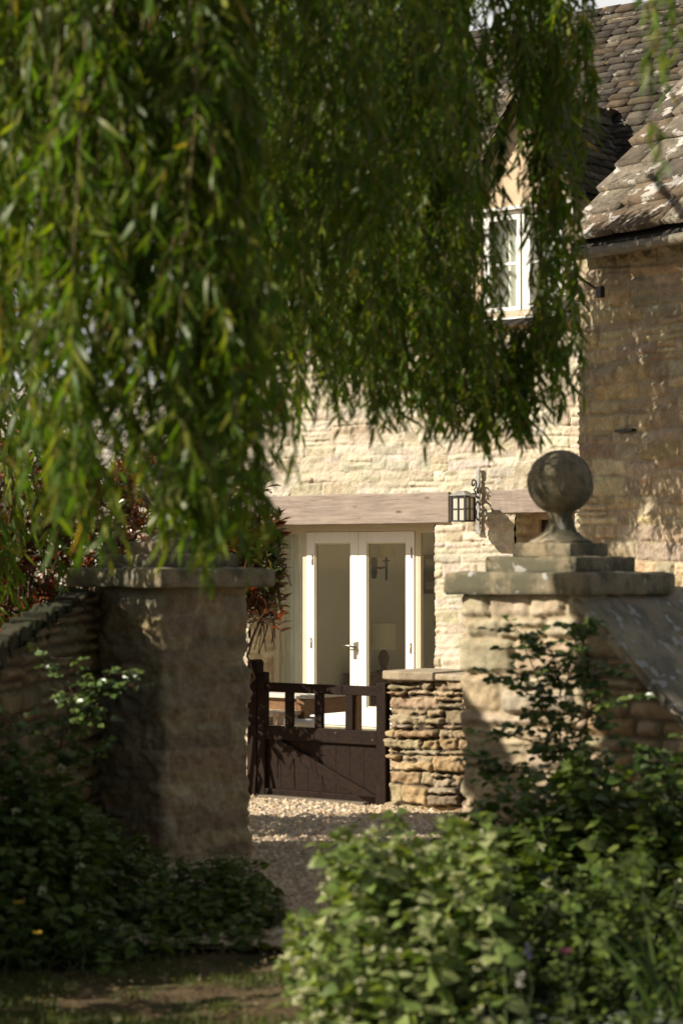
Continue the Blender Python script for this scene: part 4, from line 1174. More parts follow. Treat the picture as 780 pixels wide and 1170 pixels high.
mb = MB(); ph_ = at(346, 820, 13.75).z; mb.lathe([(.10, 0), (.105, .03), (.13, ph_ - .06), (.15, ph_ - .05), (.15, ph_), (.13, ph_), (.12, ph_ - .06)], n=28); mb.build('vessel', M['white'], pt, smooth=True)
mb = MB(); mb.lathe([(.118, ph_ - .07), (.0, ph_ - .05)], n=20); mb.build('compost', M['roofbase'], pt)

# ================================================================== NEIGHBOURING HOUSE FAR LEFT
nbp = at(130, HOR, 42)
nbh = thing('neighbour_cottage', 'distant grey roofed cottage glimpsed through the willow on the far left', 'cottage', (nbp.x, nbp.y, 0), -R(20))
mb = MB(); mb.span((-4, 0, 0), (4, 5, 3.6)); mb.prism([(0, 3.6), (5, 3.6), (2.5, 6.1)], 'x', -3.99, -3.8); mb.prism([(0, 3.6), (5, 3.6), (2.5, 6.1)], 'x', 3.8, 3.99); mb.build('wall', m_stone('far_stone', base=(.46, .42, .34)), nbh)
gp = math.atan2(2.6, 2.7)
m_grey = m_slate('grey_slate')
global_SL = SLATE.copy()
SLATE[:] = np.array([.40, .37, .33])[None] * np.array([.8, .9, 1, 1.1, .95, 1.05])[:, None]
slate_roof('roof', (-4.2, -.2, 3.5), (1, 0, 0), (0, math.cos(gp), math.sin(gp)), 8.4, 3.75, m_grey, nbh, e0=.22, e1=.18, w0=.35, w1=.3, seed=77)
SLATE[:] = global_SL
mb = MB(); mb.v = [Vector(p) for p in ((-4.2, -.18, 3.46), (4.2, -.18, 3.46), (4.2, 2.5, 6.1), (-4.2, 2.5, 6.1), (-4.2, 5.2, 3.46), (4.2, 5.2, 3.46))]; mb.f = [(0, 1, 2, 3), (3, 2, 5, 4)]; mb.build('roof_board', M['roofbase'], nbh)
mb = MB(); mb.span((2.6, 2.1, 5.4), (3.3, 2.9, 7.0)); mb.span((2.55, 2.05, 6.8), (3.35, 2.95, 6.9)); mb.build('chimney', M['wingwall'] if False else m_stone('chimney_stone', base=(.4, .35, .27)), nbh)
for ux in (-2.4, 0, 2.4):
    mb = MB()
    for a, b in (((ux - .5, 1.0), (ux - .42, 2.1)), ((ux + .42, 1.0), (ux + .5, 2.1)), ((ux - .42, 1.0), (ux + .42, 1.08)), ((ux - .42, 2.02), (ux + .42, 2.1)), ((ux - .04, 1.08), (ux + .04, 2.02))): mb.span((a[0], -.04, a[1]), (b[0], -.003, b[1]))
    f = mb.build('window', M['white'], nbh); MB().span((ux - .42, -.02, 1.08), (ux + .42, -.005, 2.02)).build('pane', M['glass'], f)

# strands added outside the frame for their shade: x, y, lowest z, spread, strands
SHADE = [(-2.6, 13.2, 1.0, .25, 10), (-3.0, 13.5, .9, .25, 10), (-2.3, 12.9, 1.3, .2, 8), (-3.4, 13.0, 1.2, .3, 9), (-2.0, 13.6, 1.5, .2, 8)]
SHADE_BOUGHS = [((-.6, 20.0, 4.7), (.9, .55, .9), 2300), ((-1.6, 19.7, 5.4), (.9, .6, 1.0), 2500), ((.2, 20.1, 4.1), (.6, .5, .6), 1000), ((.1, 19.9, 5.3), (.7, .5, .75), 1500), ((.1, 19.2, 4.9), (.7, .45, 1.2), 1700), ((-.9, 19.0, 5.6), (.8, .5, 1.0), 1300), ((.0, 19.4, 6.0), (.8, .6, .45), 1500)]  # leaf clumps placed to throw shade on the wing wall
# ================================================================== WILLOW
wr = np.random.default_rng(21)
def jitter(n, s): return wr.normal(0, s, (n, 3))
leafP, leafD, leafN, leafL, leafW, leafC = [], [], [], [], [], []
twig_lines = []; strand_tops = []
WCOL = np.array([[0.082, 0.150, 0.013], [0.10, 0.172, 0.014], [0.064, 0.125, 0.011], [0.145, 0.192, 0.019], [0.19, 0.205, 0.028]])
def add_leaves(P, T, out, L=(.065, .115), W=(.010, .016), droop=.55, yellow=.02):
    n = len(P)
    D = unit(T) * .55 + unit(out) * .55 + np.array([0, 0, -droop]) + wr.normal(0, .22, (n, 3))
    N = unit(np.stack([wr.normal(0, 1, n), wr.normal(0, 1, n), wr.normal(.5, .6, n)], 1))
    leafP.append(P); leafD.append(D); leafN.append(N)
    leafL.append(wr.uniform(*L, n)); leafW.append(wr.uniform(*W, n))
    c = WCOL[wr.integers(0, len(WCOL), n)] * wr.uniform(.75, 1.2, (n, 1))
    yl = wr.random(n) < yellow; c[yl] = np.array([.20, .14, .025]) * wr.uniform(.7, 1.2, (yl.sum(), 1))
    leafC.append(c)

def strand(top, bot, sway=.2, dens=1.0, twig=1.0, spread=.62, big=1.0):
    big = big * wr.uniform(.8, 1.3)
    top = np.array(top, float); bot = np.array(bot, float)
    Ls = np.linalg.norm(top - bot); k = 12
    t = np.linspace(0, 1, k)
    ph = wr.uniform(0, 6.28, 2); am = wr.uniform(.3, 1, 2) * sway
    base = top + (bot - top) * np.stack([t ** .6, t ** .6, t], 1)
    base[:, 0] += am[0] * np.sin(ph[0] + t * wr.uniform(2, 5)) * t; base[:, 1] += am[1] * np.sin(ph[1] + t * wr.uniform(2, 5)) * t
    twig_lines.append((base, np.linspace(.0045, .0014, k)))
    strand_tops.append(base[0])
    n = int(Ls / .026 * dens)
    s = np.sort(wr.uniform(.02, 1, n)); P = np.stack([np.interp(s, t, base[:, j]) for j in range(3)], 1)
    T = np.repeat([[0, 0, -1.0]], n, 0); a = wr.uniform(0, 6.28, n)
    add_leaves(P, T, np.stack([np.cos(a), np.sin(a), np.zeros(n)], 1), L=(.065 * big, .115 * big), W=(.012 * big, .018 * big))
    m = int(Ls / .16 * twig)
    for _ in range(m):
        u = wr.uniform(.03, .97); p = np.array([np.interp(u, t, base[:, j]) for j in range(3)])
        l = min(wr.uniform(.18, .46), max(.10, (p[2] - bot[2]) * .8 + .12)); a = wr.uniform(0, 6.28); o = np.array([math.cos(a), math.sin(a), 0]); q = np.linspace(0, 1, 6)[:, None]
        line = p + o * l * spread * (q - .35 * q * q) + np.array([0, 0, -1]) * l * (.05 * q + .75 * q * q)
        twig_lines.append((line, np.linspace(.0022, .0010, 6)))
        nn = int(l / .018 * dens); v = np.linspace(.08, 1, nn)
        PP = np.stack([np.interp(v, q[:, 0], line[:, j]) for j in range(3)], 1)
        TT = np.gradient(PP, axis=0); a = wr.uniform(0, 6.28, nn)
        add_leaves(PP, TT, np.stack([np.cos(a), np.sin(a), np.zeros(nn)], 1), L=(.06 * big, .11 * big), W=(.011 * big, .017 * big))

def curtain(px, pyb, Y, hw, n, jz=.18, ztop=None, **kw):
    b = at(px, pyb, Y)
    zt = (1.75 + .3225 * Y + .55) if ztop is None else ztop
    cx = b.x + wr.normal(0, .1)
    for k in range(n):
        x = b.x + wr.normal(0, hw); y = b.y + wr.normal(0, hw * 1.2)
        strand((cx + (x - cx) * .6, b.y + (y - b.y) * .6, zt + wr.uniform(-.1, .25)), (x, y, b.z + abs(wr.normal(0, jz)) + 0.9 * abs(x - b.x) * wr.random()), **kw)

CURT = [  # photo px, lowest py, distance, half width, strands
    (-30, 470, 6.5, .16, 9), (25, 485, 6.9, .14, 9), (62, 460, 6.7, .12, 7), (-10, 430, 6.2, .16, 6), (40, 400, 6.0, .14, 6),
    (102, 628, 5.7, .06, 6), (128, 560, 6.0, .08, 6), (150, 600, 6.1, .06, 6), (225, 640, 5.9, .09, 7), (222, 560, 6.6, .09, 7),
    (188, 605, 6.0, .06, 6), (238, 645, 5.8, .05, 6), (262, 590, 6.7, .12, 6), (285, 540, 7.4, .14, 6), (310, 505, 7.6, .15, 6), (345, 500, 7.2, .15, 7), (250, 345, 9.1, .16, 10), (150, 335, 9.05, .16, 12), (70, 330, 9.0, .14, 9),
    (300, 420, 9.0, .25, 9), (375, 490, 7.9, .17, 8), (405, 470, 8.6, .2, 9), (432, 528, 7.5, .10, 5), (440, 440, 9.0, .2, 9), (468, 500, 8.2, .15, 8),
    (500, 520, 7.9, .13, 7), (515, 420, 8.8, .18, 10), (516, 480, 8.4, .06, 7), (506, 330, 8.0, .08, 7), (534, 225, 8.3, .04, 3), (500, 250, 7.4, .16, 5), (440, 300, 7.2, .2, 7), (380, 300, 6.8, .18, 6),
    (628, 480, 8.3, .04, 4), (618, 430, 8.8, .03, 3), (636, 490, 7.9, .04, 3), (650, 450, 8.4, .02, 1), (634, 270, 8.4, .05, 4), (660, 190, 8.0, .04, 3), (622, 215, 8.2, .06, 5), (585, 150, 8.0, .08, 6),
    (90, 330, 6.4, .16, 6), (320, 320, 6.9, .2, 6),
    (568, 320, 8.3, .03, 1),
]
for c in CURT: curtain(*c[:5], dens=.95, sway=(.05 if c[0] > 505 else .17), twig=(.9 if c[0] > 505 else 1.1), big=(1.02 if c[2] < 6.3 else .95), spread=(.28 if c[0] > 505 else .62))
# low leafy skirts that swing out under the dormer window
for px, py, Y, n in ((500, 505, 8.3, 5), (540, 515, 8.4, 5), (575, 490, 8.3, 5), (600, 505, 8.2, 4), (560, 430, 8.6, 4), (590, 440, 8.5, 4), (480, 470, 8.6, 5), (520, 440, 8.8, 5)):
    for _ in range(n):
        b = at(px + wr.normal(0, 12), py - abs(wr.normal(0, 25)), Y + wr.normal(0, .08))
        ori = at(wr.choice([518, 625]) + wr.normal(0, 6), 360 + wr.normal(0, 25), Y)
        strand(ori, b, sway=.05, dens=1.15, twig=1.3, spread=.42)
# thin ends hanging at the upper right corner, nearer the lens
for px, py in ((752, 175), (768, 60)):
    b = at(px, py, 5.6); strand((b.x - .05, b.y, 4.6), b, sway=.05, dens=.9, twig=.8)
# unseen strands added beyond the left edge to shade the pier and the beds
for x, y, zb, hw, n in SHADE:
    for k in range(n):
        xx, yy = x + wr.normal(0, hw), y + wr.normal(0, hw)
        strand((x + (xx - x) * .6, y + (yy - y) * .6, 3.5 + wr.uniform(-.3, .5)), (xx, yy, zb + abs(wr.normal(0, .25))), dens=.42, twig=.8, big=1.55)
# leafy boughs over the yard, added to cast shade on the wing wall
def bough(c, rad, n, L=(.12, .19), W=(.022, .034)):
    P = np.array(c) + unit(wr.normal(0, 1, (n, 3))) * (wr.uniform(0, 1, (n, 1)) ** .45) * np.array(rad)
    a = wr.uniform(0, 6.28, n)
    add_leaves(P, np.repeat([[0, 0, -1.0]], n, 0), np.stack([np.cos(a), np.sin(a), np.zeros(n)], 1), L=L, W=W)
for b in SHADE_BOUGHS: bough(*b)

wil = thing('willow_tree', 'big weeping willow whose long green strands hang across the top of the view', 'tree', (-4.8, 9.6, 0))
org = np.array([-4.8, 9.6, 0])
leaf_cloud('crown', T_WILLOW, np.concatenate(leafP) - org, np.concatenate(leafD), np.concatenate(leafN), np.concatenate(leafL), np.concatenate(leafW), np.concatenate(leafC), M['willow'], wil)
print('willow leaves', sum(len(p) for p in leafP))
tubes_np('twigs', [(p - org, r) for p, r in twig_lines], M['twig'], wil, n=3)
def bez(a, b, lift, k=9, wob=.08, seed=0):
    rg = np.random.default_rng(seed); a = np.array(a, float); b = np.array(b, float); t = np.linspace(0, 1, k)[:, None]
    m = (a + b) / 2 + np.array([0, 0, lift]); p = (1 - t) ** 2 * a + 2 * t * (1 - t) * m + t * t * b
    p[1:-1] += rg.normal(0, wob, (k - 2, 3)); return p
fork = np.array([-4.6, 9.7, 2.6])
trk = np.array([[-4.8, 9.6, -.1], [-4.8, 9.62, .3], [-4.75, 9.6, 1.0], [-4.65, 9.65, 1.8], [-4.6, 9.7, 2.7], [-4.5, 9.75, 3.3]])
mb = MB(); mb.tube([tuple(p - org) for p in trk], [.50, .40, .34, .32, .30, .22], 14); mb.build('trunk', M['bark'], wil, smooth=True)
ends = [(-2.0, 8.0, 5.9), (-0.6, 9.6, 5.7), (0.9, 10.9, 5.8), (-1.8, 12.2, 6.3), (-1.0, 19.6, 7.6), (-4.0, 6.5, 5.6), (-2.7, 13.2, 3.9), (-0.7, 11.7, 6.2), (0.5, 7.8, 5.2)]
limb_pts = []
for i, e in enumerate(ends):
    p = bez(fork, e, 1.3, 11, .06, i); limb_pts.append(p[3:])
    mb = MB(); mb.tube([tuple(q - org) for q in p], list(np.linspace(.15, .035, 11)), 8); mb.build('limb', M['bark'], wil, smooth=True)
LP = np.concatenate(limb_pts)
bl = []
for i, s in enumerate(strand_tops[::3]):
    d = np.linalg.norm(LP - s, axis=1) + 2.0 * np.maximum(0, s[2] - LP[:, 2]); j = int(np.argmin(d))
    if np.linalg.norm(LP[j] - s) < 3.5: bl.append((bez(LP[j], s, .35, 7, .03, i) - org, np.linspace(.016, .005, 7)))
tubes_np('branchlets', bl, M['bark'], wil, n=4)

# ================================================================== RED-TIPPED SHRUBS
def whorl_shrub(name, label, tips, base, group=None, red=.62, L=(.085, .135), W=(.028, .043), mat='photinia', per=(9, 14), rcols=None, gcols=None):
    root = thing(name, label, 'shrub', base, 0, group)
    B = np.array(base); P, D, N, Ls, Ws, C = [], [], [], [], [], []; lines = []
    rcols = np.array([[.19, .045, .016], [.13, .04, .015], [.22, .075, .022], [.10, .05, .018]]) if rcols is None else rcols
    gcols = np.array([[.05, .08, .018], [.035, .06, .014], [.09, .11, .025], [.07, .085, .02]]) if gcols is None else gcols
    for tip in tips:
        tip = np.array(tip); n = int(rng.integers(*per)); ax = unit(tip - B + np.array([0, 0, .35]) + rng.normal(0, .55, 3))
        stem = rng.uniform(.08, .22)
        p0 = tip - ax * stem; lines.append((np.stack([p0 - ax * .15 - [0, 0, .08], p0, tip]), np.array([.004, .003, .0015])))
        s = np.linspace(0, 1, n); ph = np.arange(n) * 2.4 + rng.uniform(0, 6)
        u = unit(np.cross(ax, [.3, .5, .1])); v = np.cross(ax, u)
        rad = np.cos(ph)[:, None] * u + np.sin(ph)[:, None] * v
        P.append(p0 + s[:, None] * ax * stem); D.append(rad * (1.1 - .7 * s[:, None]) + ax * (.25 + .6 * s[:, None]) + rng.normal(0, .12, (n, 3)))
        N.append(np.repeat(ax[None], n, 0) + rng.normal(0, .25, (n, 3)))
        k = .6 + .5 * np.sin(np.pi * np.clip(.2 + s * .75, 0, 1)); Ls.append(rng.uniform(*L, n) * k); Ws.append(rng.uniform(*W, n) * k)
        isr = rng.random() < red
        c = np.where((rng.random(n) < (.75 if isr else .1))[:, None], rcols[rng.integers(0, len(rcols), n)], gcols[rng.integers(0, len(gcols), n)])
        C.append(c * rng.uniform(.8, 1.2, (n, 1)))
    leaf_cloud('foliage', T_ELL, np.concatenate(P) - B, np.concatenate(D), np.concatenate(N), np.concatenate(Ls), np.concatenate(Ws), np.concatenate(C), M[mat], root)
    for k in range(7):
        t = np.array(tips[int(rng.integers(len(tips)))]); lines.append((bez(B + rng.normal(0, .06, 3) * [1, 1, 0], B + (t - B) * .85, .2, 8, .03, k), np.linspace(.02, .005, 8)))
    tubes_np('stems', [(p - B, r) for p, r in lines], M['redstem'], root, n=4)
    return root

def tips_in(px0, px1, ytop, Y0, Y1, n, ybot=760, pw=1.0):
    out = []
    for _ in range(n):
        px = rng.uniform(px0, px1); yt = ytop(px); py = yt + (ybot - yt) * rng.random() ** pw
        p = at(px, py, rng.uniform(Y0, Y1)); out.append((p.x, p.y, p.z))
    return out
whorl_shrub('photinia_shrub', 'red tipped glossy shrub behind the sloping mossy wall on the far left', tips_in(-50, 150, lambda x: 505 - 25 * math.sin(x / 30), 10.9, 11.8, 520, 790), (at(40, 645, 11.4).x, 11.4 * KY, 0), 'red tipped shrubs')
tb_ = tips_in(130, 262, lambda x: 510 - .12 * (x - 130), 12.7, 13.6, 330, 760) + tips_in(255, 322, lambda x: 578 + .35 * abs(x - 295), 12.7, 13.4, 140, 700, 1.2) + [tuple(at(px, py, 12.9)) for px, py in ((268, 552), (276, 575), (290, 545), (305, 548), (285, 600), (262, 590), (273, 530), (300, 610), (315, 640), (322, 655), (296, 690), (318, 628))]
whorl_shrub('photinia_shrub', 'red tipped glossy shrub rising behind the left stone pier beside the timber lintel', tb_, (at(230, 645, 13.1).x, 13.1 * KY, 0), 'red tipped shrubs')

# ================================================================== BEDS
def bush(name, label, cat, tips, base_fn, tmpl=T_HEART, L=(.04, .08), wr_=.85, cols=None, mat='broad', gap=.05, buds=None, budcol=(.55, .55, .36), stem='stem', start=.35, seed=1, group=None, lift=.25, flat=.8, petcol=None):
    rg = np.random.default_rng(seed)
    tips = np.array(tips); ctr = tips.mean(0); ctr[2] = 0
    root = thing(name, label, cat, tuple(ctr), 0, group)
    P, D, N, Ls, C = [], [], [], [], []; lines = []; BP = []
    cols = np.array(cols)
    for tip in tips:
        b = np.array(base_fn(tip, rg)); ln = np.linalg.norm(tip - b); k = 8
        m = b * .45 + tip * .55 + np.array([0, 0, lift * ln]); t = np.linspace(0, 1, k)[:, None]
        line = (1 - t) ** 2 * b + 2 * t * (1 - t) * m + t * t * tip + np.concatenate([np.zeros((1, 3)), rg.normal(0, .012, (k - 1, 3))])
        lines.append((line, np.linspace(.0045, .0018, k)))
        n = max(3, int(ln * (1 - start) / gap))
        for i in range(n):
            s = start + (1 - start) * (i + rg.uniform(-.2, .2)) / max(1, n - 1); s = min(max(s, 0), 1)
            p = np.array([np.interp(s, t[:, 0], line[:, j]) for j in range(3)])
            a = i * 1.57 + rg.uniform(-.4, .4)
            for q in (0, math.pi):
                d = np.array([math.cos(a + q), math.sin(a + q), rg.uniform(-.45, .35)])
                P.append(p + d * .01); D.append(d); N.append(np.array([0, 0, 1.0]) * flat + rg.normal(0, .33, 3) + d * .2)
                Ls.append(rg.uniform(*L) * (1.1 - .55 * max(0, s - .5) * 2 * .7)); C.append(cols[rg.integers(len(cols))] * rg.uniform(.75, 1.2))
        for q in range(3):
            a = rg.uniform(0, 6.28); d = np.array([math.cos(a), math.sin(a), .7]); P.append(tip); D.append(d); N.append(np.array([0, 0, 1.]) - d * .5); Ls.append(rg.uniform(*L) * .5); C.append(cols[rg.integers(len(cols))] * 1.15)
        if buds and rg.random() < buds: BP.append(tip)
    Ls = np.array(Ls)
    leaf_cloud('foliage', tmpl, np.array(P) - ctr, np.array(D), np.array(N), Ls, Ls * wr_, np.array(C), M[mat], root)
    tubes_np('stems', [(p - ctr, r) for p, r in lines], M[stem], root, n=4)
    for p in BP[:100]:
        fp, fd, fn, fc = [], [], [], []
        for q in range(16):
            d = unit(rg.normal(0, 1, 3) + [0, 0, .5]); fp.append(p + d * .006 + [0, 0, .004]); fd.append(d); fn.append(rg.normal(0, 1, 3)); fc.append(np.array(budcol) * rg.uniform(.75, 1.15))
        leaf_cloud('flower_head', T_ELL, np.array(fp) - ctr, np.array(fd), np.array(fn), rg.uniform(.014, .026, 16), rg.uniform(.011, .018, 16), np.array(fc), M['petal'], root)
    return root

def prof(pts):
    xs, ys = zip(*pts); return lambda x: float(np.interp(x, xs, ys))
def tipvol(pxa, pxb, pf, Y0, Y1, n, ymax=1200, pw=1.3, seed=0, yslope=0):
    rg = np.random.default_rng(seed); out = []
    while len(out) < n:
        px = rg.uniform(pxa, pxb); y0 = pf(px); py = y0 + (ymax - y0) * rg.random() ** pw
        f = (py - y0) / max(1, ymax - y0)
        p = at(px, py, Y1 - (Y1 - Y0) * (f * .75 + rg.uniform(0, .25)))
        if p.z > .06: out.append((p.x, p.y, p.z))
    return out
PALEG = [[.20, .25, .075], [.15, .21, .055], [.25, .29, .10], [.11, .165, .04], [.30, .32, .15]]
MIDG = [[.075, .115, .02], [.10, .145, .028], [.05, .085, .016], [.14, .175, .04]]
DARKG = [[.08, .12, .022], [.10, .145, .027], [.055, .09, .018], [.13, .17, .036]]
def tipvol_world(x0, x1, y0, y1, zt, n, seed):
    rg = np.random.default_rng(seed)
    return [(rg.uniform(x0, x1), rg.uniform(y0, y1), zt * (.35 + .65 * rg.random() ** .6) + .2 * float(fbm(np.array(k * .37), np.array(1.3), seed))) for k in range(n)]
base_under = lambda k, s: (lambda tip, rg: (tip[0] * 1 + rg.normal(0, s) + k * .12, tip[1] + rg.normal(0, s) + .05, 0.0))
pf_pale = prof([(318, 1085), (335, 1050), (350, 985), (372, 975), (400, 945), (428, 925), (460, 950), (500, 945), (540, 930), (600, 940)])
bush('flowering_bush', 'pale green bush with cream flower heads sprawling beside the path in the right foreground', 'bush', tipvol(322, 560, lambda x: pf_pale(x) + 22, 5.7, 6.8, 250, 1200, 1.15, 5) + tipvol(322, 560, lambda x: pf_pale(x) - 8, 5.8, 6.6, 46, 1120, 2.6, 55),
     lambda t, rg: (t[0] * .8 + .22 + rg.normal(0, .06), t[1] + rg.normal(0, .08), 0), L=(.034, .08), cols=PALEG, gap=.048, buds=.5, seed=11, flat=.5)
pf_mid = prof([(470, 960), (520, 925), (560, 905), (610, 880), (660, 850), (720, 870), (800, 880)])
bush('leafy_bush', 'dense mid green bush below the climbing rose in front of the right pier', 'bush', tipvol(500, 800, pf_mid, 6.6, 8.0, 330, 1170, 1.25, 6),
     lambda t, rg: (t[0] + rg.normal(0, .06), t[1] + rg.normal(0, .08), 0), L=(.05, .095), cols=MIDG, gap=.055, buds=.10, seed=12, mat='rose', flat=.55)
pf_low = prof([(540, 1010), (640, 985), (800, 960)])
bush('low_bush', 'dark low leafy bush at the lower right edge behind the strap leaves', 'bush', tipvol(540, 800, pf_low, 5.9, 6.7, 170, 1190, 1.0, 7),
     lambda t, rg: (t[0] + rg.normal(0, .05), t[1] + rg.normal(0, .06), 0), L=(.03, .06), cols=DARKG + [[.07, .09, .03]], gap=.045, seed=13)
pf_l = prof([(-40, 840), (0, 850), (60, 860), (105, 920), (180, 965), (240, 985), (290, 975), (310, 1010), (330, 1060)])
bush('leafy_bush', 'dark leafy bush heaped against the mossy wall on the left', 'bush', tipvol(-60, 120, pf_l, 7.3, 8.6, 260, 1120, 1.1, 8),
     lambda t, rg: (t[0] + rg.normal(0, .06), t[1] + rg.normal(0, .08), 0), L=(.045, .09), cols=DARKG, gap=.05, buds=.05, seed=14)
bush('deadnettle_clump', 'dark green clump with drooping pale flowers at the foot of the left pier', 'plant', tipvol(95, 322, pf_l, 7.4, 9.2, 330, 1118, 1.05, 9),
     lambda t, rg: (t[0] + rg.normal(0, .05), t[1] + rg.normal(0, .06), 0), L=(.04, .075), cols=DARKG, gap=.045, buds=.22, budcol=(.36, .37, .22), seed=15)

# climbing roses on the two walls: arching canes with leaf sprays
def climber(name, label, canes, L=(.035, .065), cols=MIDG, seed=1, gap=.03):
    rg = np.random.default_rng(seed); o = np.array(canes[0][0]); o[2] = 0
    root = thing(name, label, 'climber', tuple(o)); P, D, N, Ls, C = [], [], [], [], []; lines = []
    for pts in canes:
        lines = []; pts = np.array(pts); t = np.linspace(0, 1, len(pts)); tt = np.linspace(0, 1, 14)
        line = np.stack([np.interp(tt, t, pts[:, j]) for j in range(3)], 1) + rg.normal(0, .008, (14, 3)); lines.append((line, np.linspace(.006, .002, 14)))
        ln = np.linalg.norm(np.diff(line, axis=0), axis=1).sum(); n = int(ln / gap)
        for i in range(n):
            s = .12 + .88 * i / n; p = np.array([np.interp(s, tt, line[:, j]) for j in range(3)])
            a = rg.uniform(0, 6.28); d = unit(np.array([math.cos(a), -abs(math.sin(a)) * .8, rg.uniform(-.4, .5)])); l = rg.uniform(.07, .15)
            lines.append((np.stack([p, p + d * l * .6, p + d * l + [0, 0, -.01]]), np.array([.002, .0015, .001])))
            sd = unit(np.cross(d, [0, 0, 1]))
            for f, sg in ((.45, 1), (.45, -1), (.8, 1), (.8, -1), (1, 0)):
                P.append(p + d * l * f); D.append(d * (.5 if sg else 1) + sd * sg * .8 + rg.normal(0, .15, 3)); N.append(np.array([-.2, -.5, .8]) + rg.normal(0, .4, 3)); Ls.append(rg.uniform(*L)); C.append(np.array(cols[rg.integers(len(cols))]) * rg.uniform(.8, 1.25))
        tubes_np('cane', [(p - o, r) for p, r in lines], M['redstem'], root, n=4)
    Ls = np.array(Ls)
    leaf_cloud('foliage', T_ELL, np.array(P) - o, np.array(D), np.array(N), Ls, Ls * .62, np.array(C), M['rose'], root)
A_ = lambda px, py, Y: tuple(at(px, py, Y))
G0 = lambda px, Y: (at(px, 645, Y).x, Y * KY, 0.0)
climber('climbing_rose', 'climbing rose with arching canes trained up the sunlit right pier', [
    [G0(650, 8.5), A_(640, 880, 8.55), A_(645, 800, 8.6), A_(655, 720, 8.6), A_(660, 715, 8.55)],
    [G0(650, 8.5), A_(640, 860, 8.55), A_(620, 790, 8.6), A_(600, 745, 8.6), A_(590, 718, 8.6)],
    [A_(640, 840, 8.55), A_(610, 800, 8.6), A_(575, 775, 8.6), A_(560, 765, 8.6)],
    [G0(655, 8.5), A_(660, 850, 8.5), A_(680, 790, 8.5), A_(690, 760, 8.5)],
    [A_(655, 830, 8.5), A_(690, 800, 8.4), A_(725, 790, 8.4)],
    [A_(645, 860, 8.5), A_(620, 850, 8.5), A_(580, 840, 8.5), A_(545, 830, 8.5)],
    [G0(660, 8.45), A_(640, 900, 8.4), A_(600, 880, 8.4), A_(560, 880, 8.4), A_(530, 860, 8.4)],
    [A_(640, 800, 8.55), A_(635, 760, 8.55), A_(625, 735, 8.55)], [A_(650, 780, 8.55), A_(665, 740, 8.55)],
    [G0(760, 7.6), A_(770, 950, 7.6), A_(760, 880, 7.6), A_(740, 850, 7.6)], [G0(770, 7.6), A_(785, 900, 7.6), A_(775, 840, 7.6)]],
    cols=[[.05, .09, .02], [.07, .115, .025], [.11, .15, .035], [.035, .065, .016]], seed=31)
climber('climbing_rose', 'climbing rose with lit leaf sprays in front of the dark mossy wall', [
    [G0(40, 8.8), A_(60, 900, 8.8), A_(75, 830, 8.8), A_(100, 790, 8.8), A_(135, 765, 8.8)],
    [A_(75, 830, 8.8), A_(85, 790, 8.8), A_(75, 755, 8.8), A_(58, 748, 8.8)],
    [A_(75, 840, 8.8), A_(110, 800, 8.8), A_(145, 785, 8.8), A_(160, 778, 8.8)],
    [G0(50, 8.8), A_(70, 880, 8.8), A_(95, 865, 8.8), A_(115, 860, 8.8)],
    [A_(60, 860, 8.8), A_(50, 830, 8.8), A_(60, 822, 8.8)], [A_(80, 820, 8.8), A_(100, 822, 8.8), A_(112, 815, 8.8)],
    [G0(0, 8.4), A_(5, 880, 8.4), A_(10, 840, 8.4), A_(15, 815, 8.4)]],
    cols=[[.08, .13, .03], [.11, .16, .04], [.06, .10, .022]], seed=32, L=(.03, .055), gap=.034)

# strap leaved plant at the lower right
def strap_plant(name, label, base, leaves, cols, seed=2):
    rg = np.random.default_rng(seed); B = np.array(base); root = thing(name, label, 'plant', base)
    for (tip, peak, wd) in leaves:
        tip = np.array(tip); k = 16; t = np.linspace(0, 1, k)[:, None]; b = B + rg.normal(0, .03, 3) * [1, 1, 0]
        m = (b + tip) / 2 + np.array([0, 0, peak]); p = (1 - t) ** 2 * b + 2 * t * (1 - t) * m + t * t * tip
        tg = unit(np.gradient(p, axis=0)); sd = unit(np.cross(tg, [0.1, -.6, .8])); w = wd * np.minimum(1, np.minimum(t * 6 + .5, (1 - t) * 2.2 + .02))
        nn = np.cross(sd, tg)
        V = np.stack([p - sd * w / 2, p - nn * w * .12, p + sd * w / 2], 1).reshape(-1, 3) - B
        idx = np.arange(k * 3).reshape(k, 3); q = np.concatenate([np.stack([idx[:-1, j], idx[:-1, j + 1], idx[1:, j + 1], idx[1:, j]], -1) for j in (0, 1)])
        np_mesh('blade', V, [q], M['grass'], root, np.repeat([np.array(cols) * rg.uniform(.8, 1.2)], k * 3, 0))
strap_plant('daylily', 'arching strap leaved plant at the lower right corner', (at(772, 645, 6.15).x, 6.15 * KY, .0), [
    (A_(668, 1060, 6.0), .14, .030), (A_(672, 1052, 6.15), .2, .026), (A_(715, 1045, 6.2), .1, .026), (A_(700, 1180, 5.9), .25, .024), (A_(790, 1060, 6.0), .12, .03), (A_(745, 1150, 5.8), .3, .022), (A_(800, 1110, 6.0), .3, .024), (A_(735, 1040, 6.3), .1, .022), (A_(690, 1110, 6.3), .22, .022)], (.075, .115, .025))
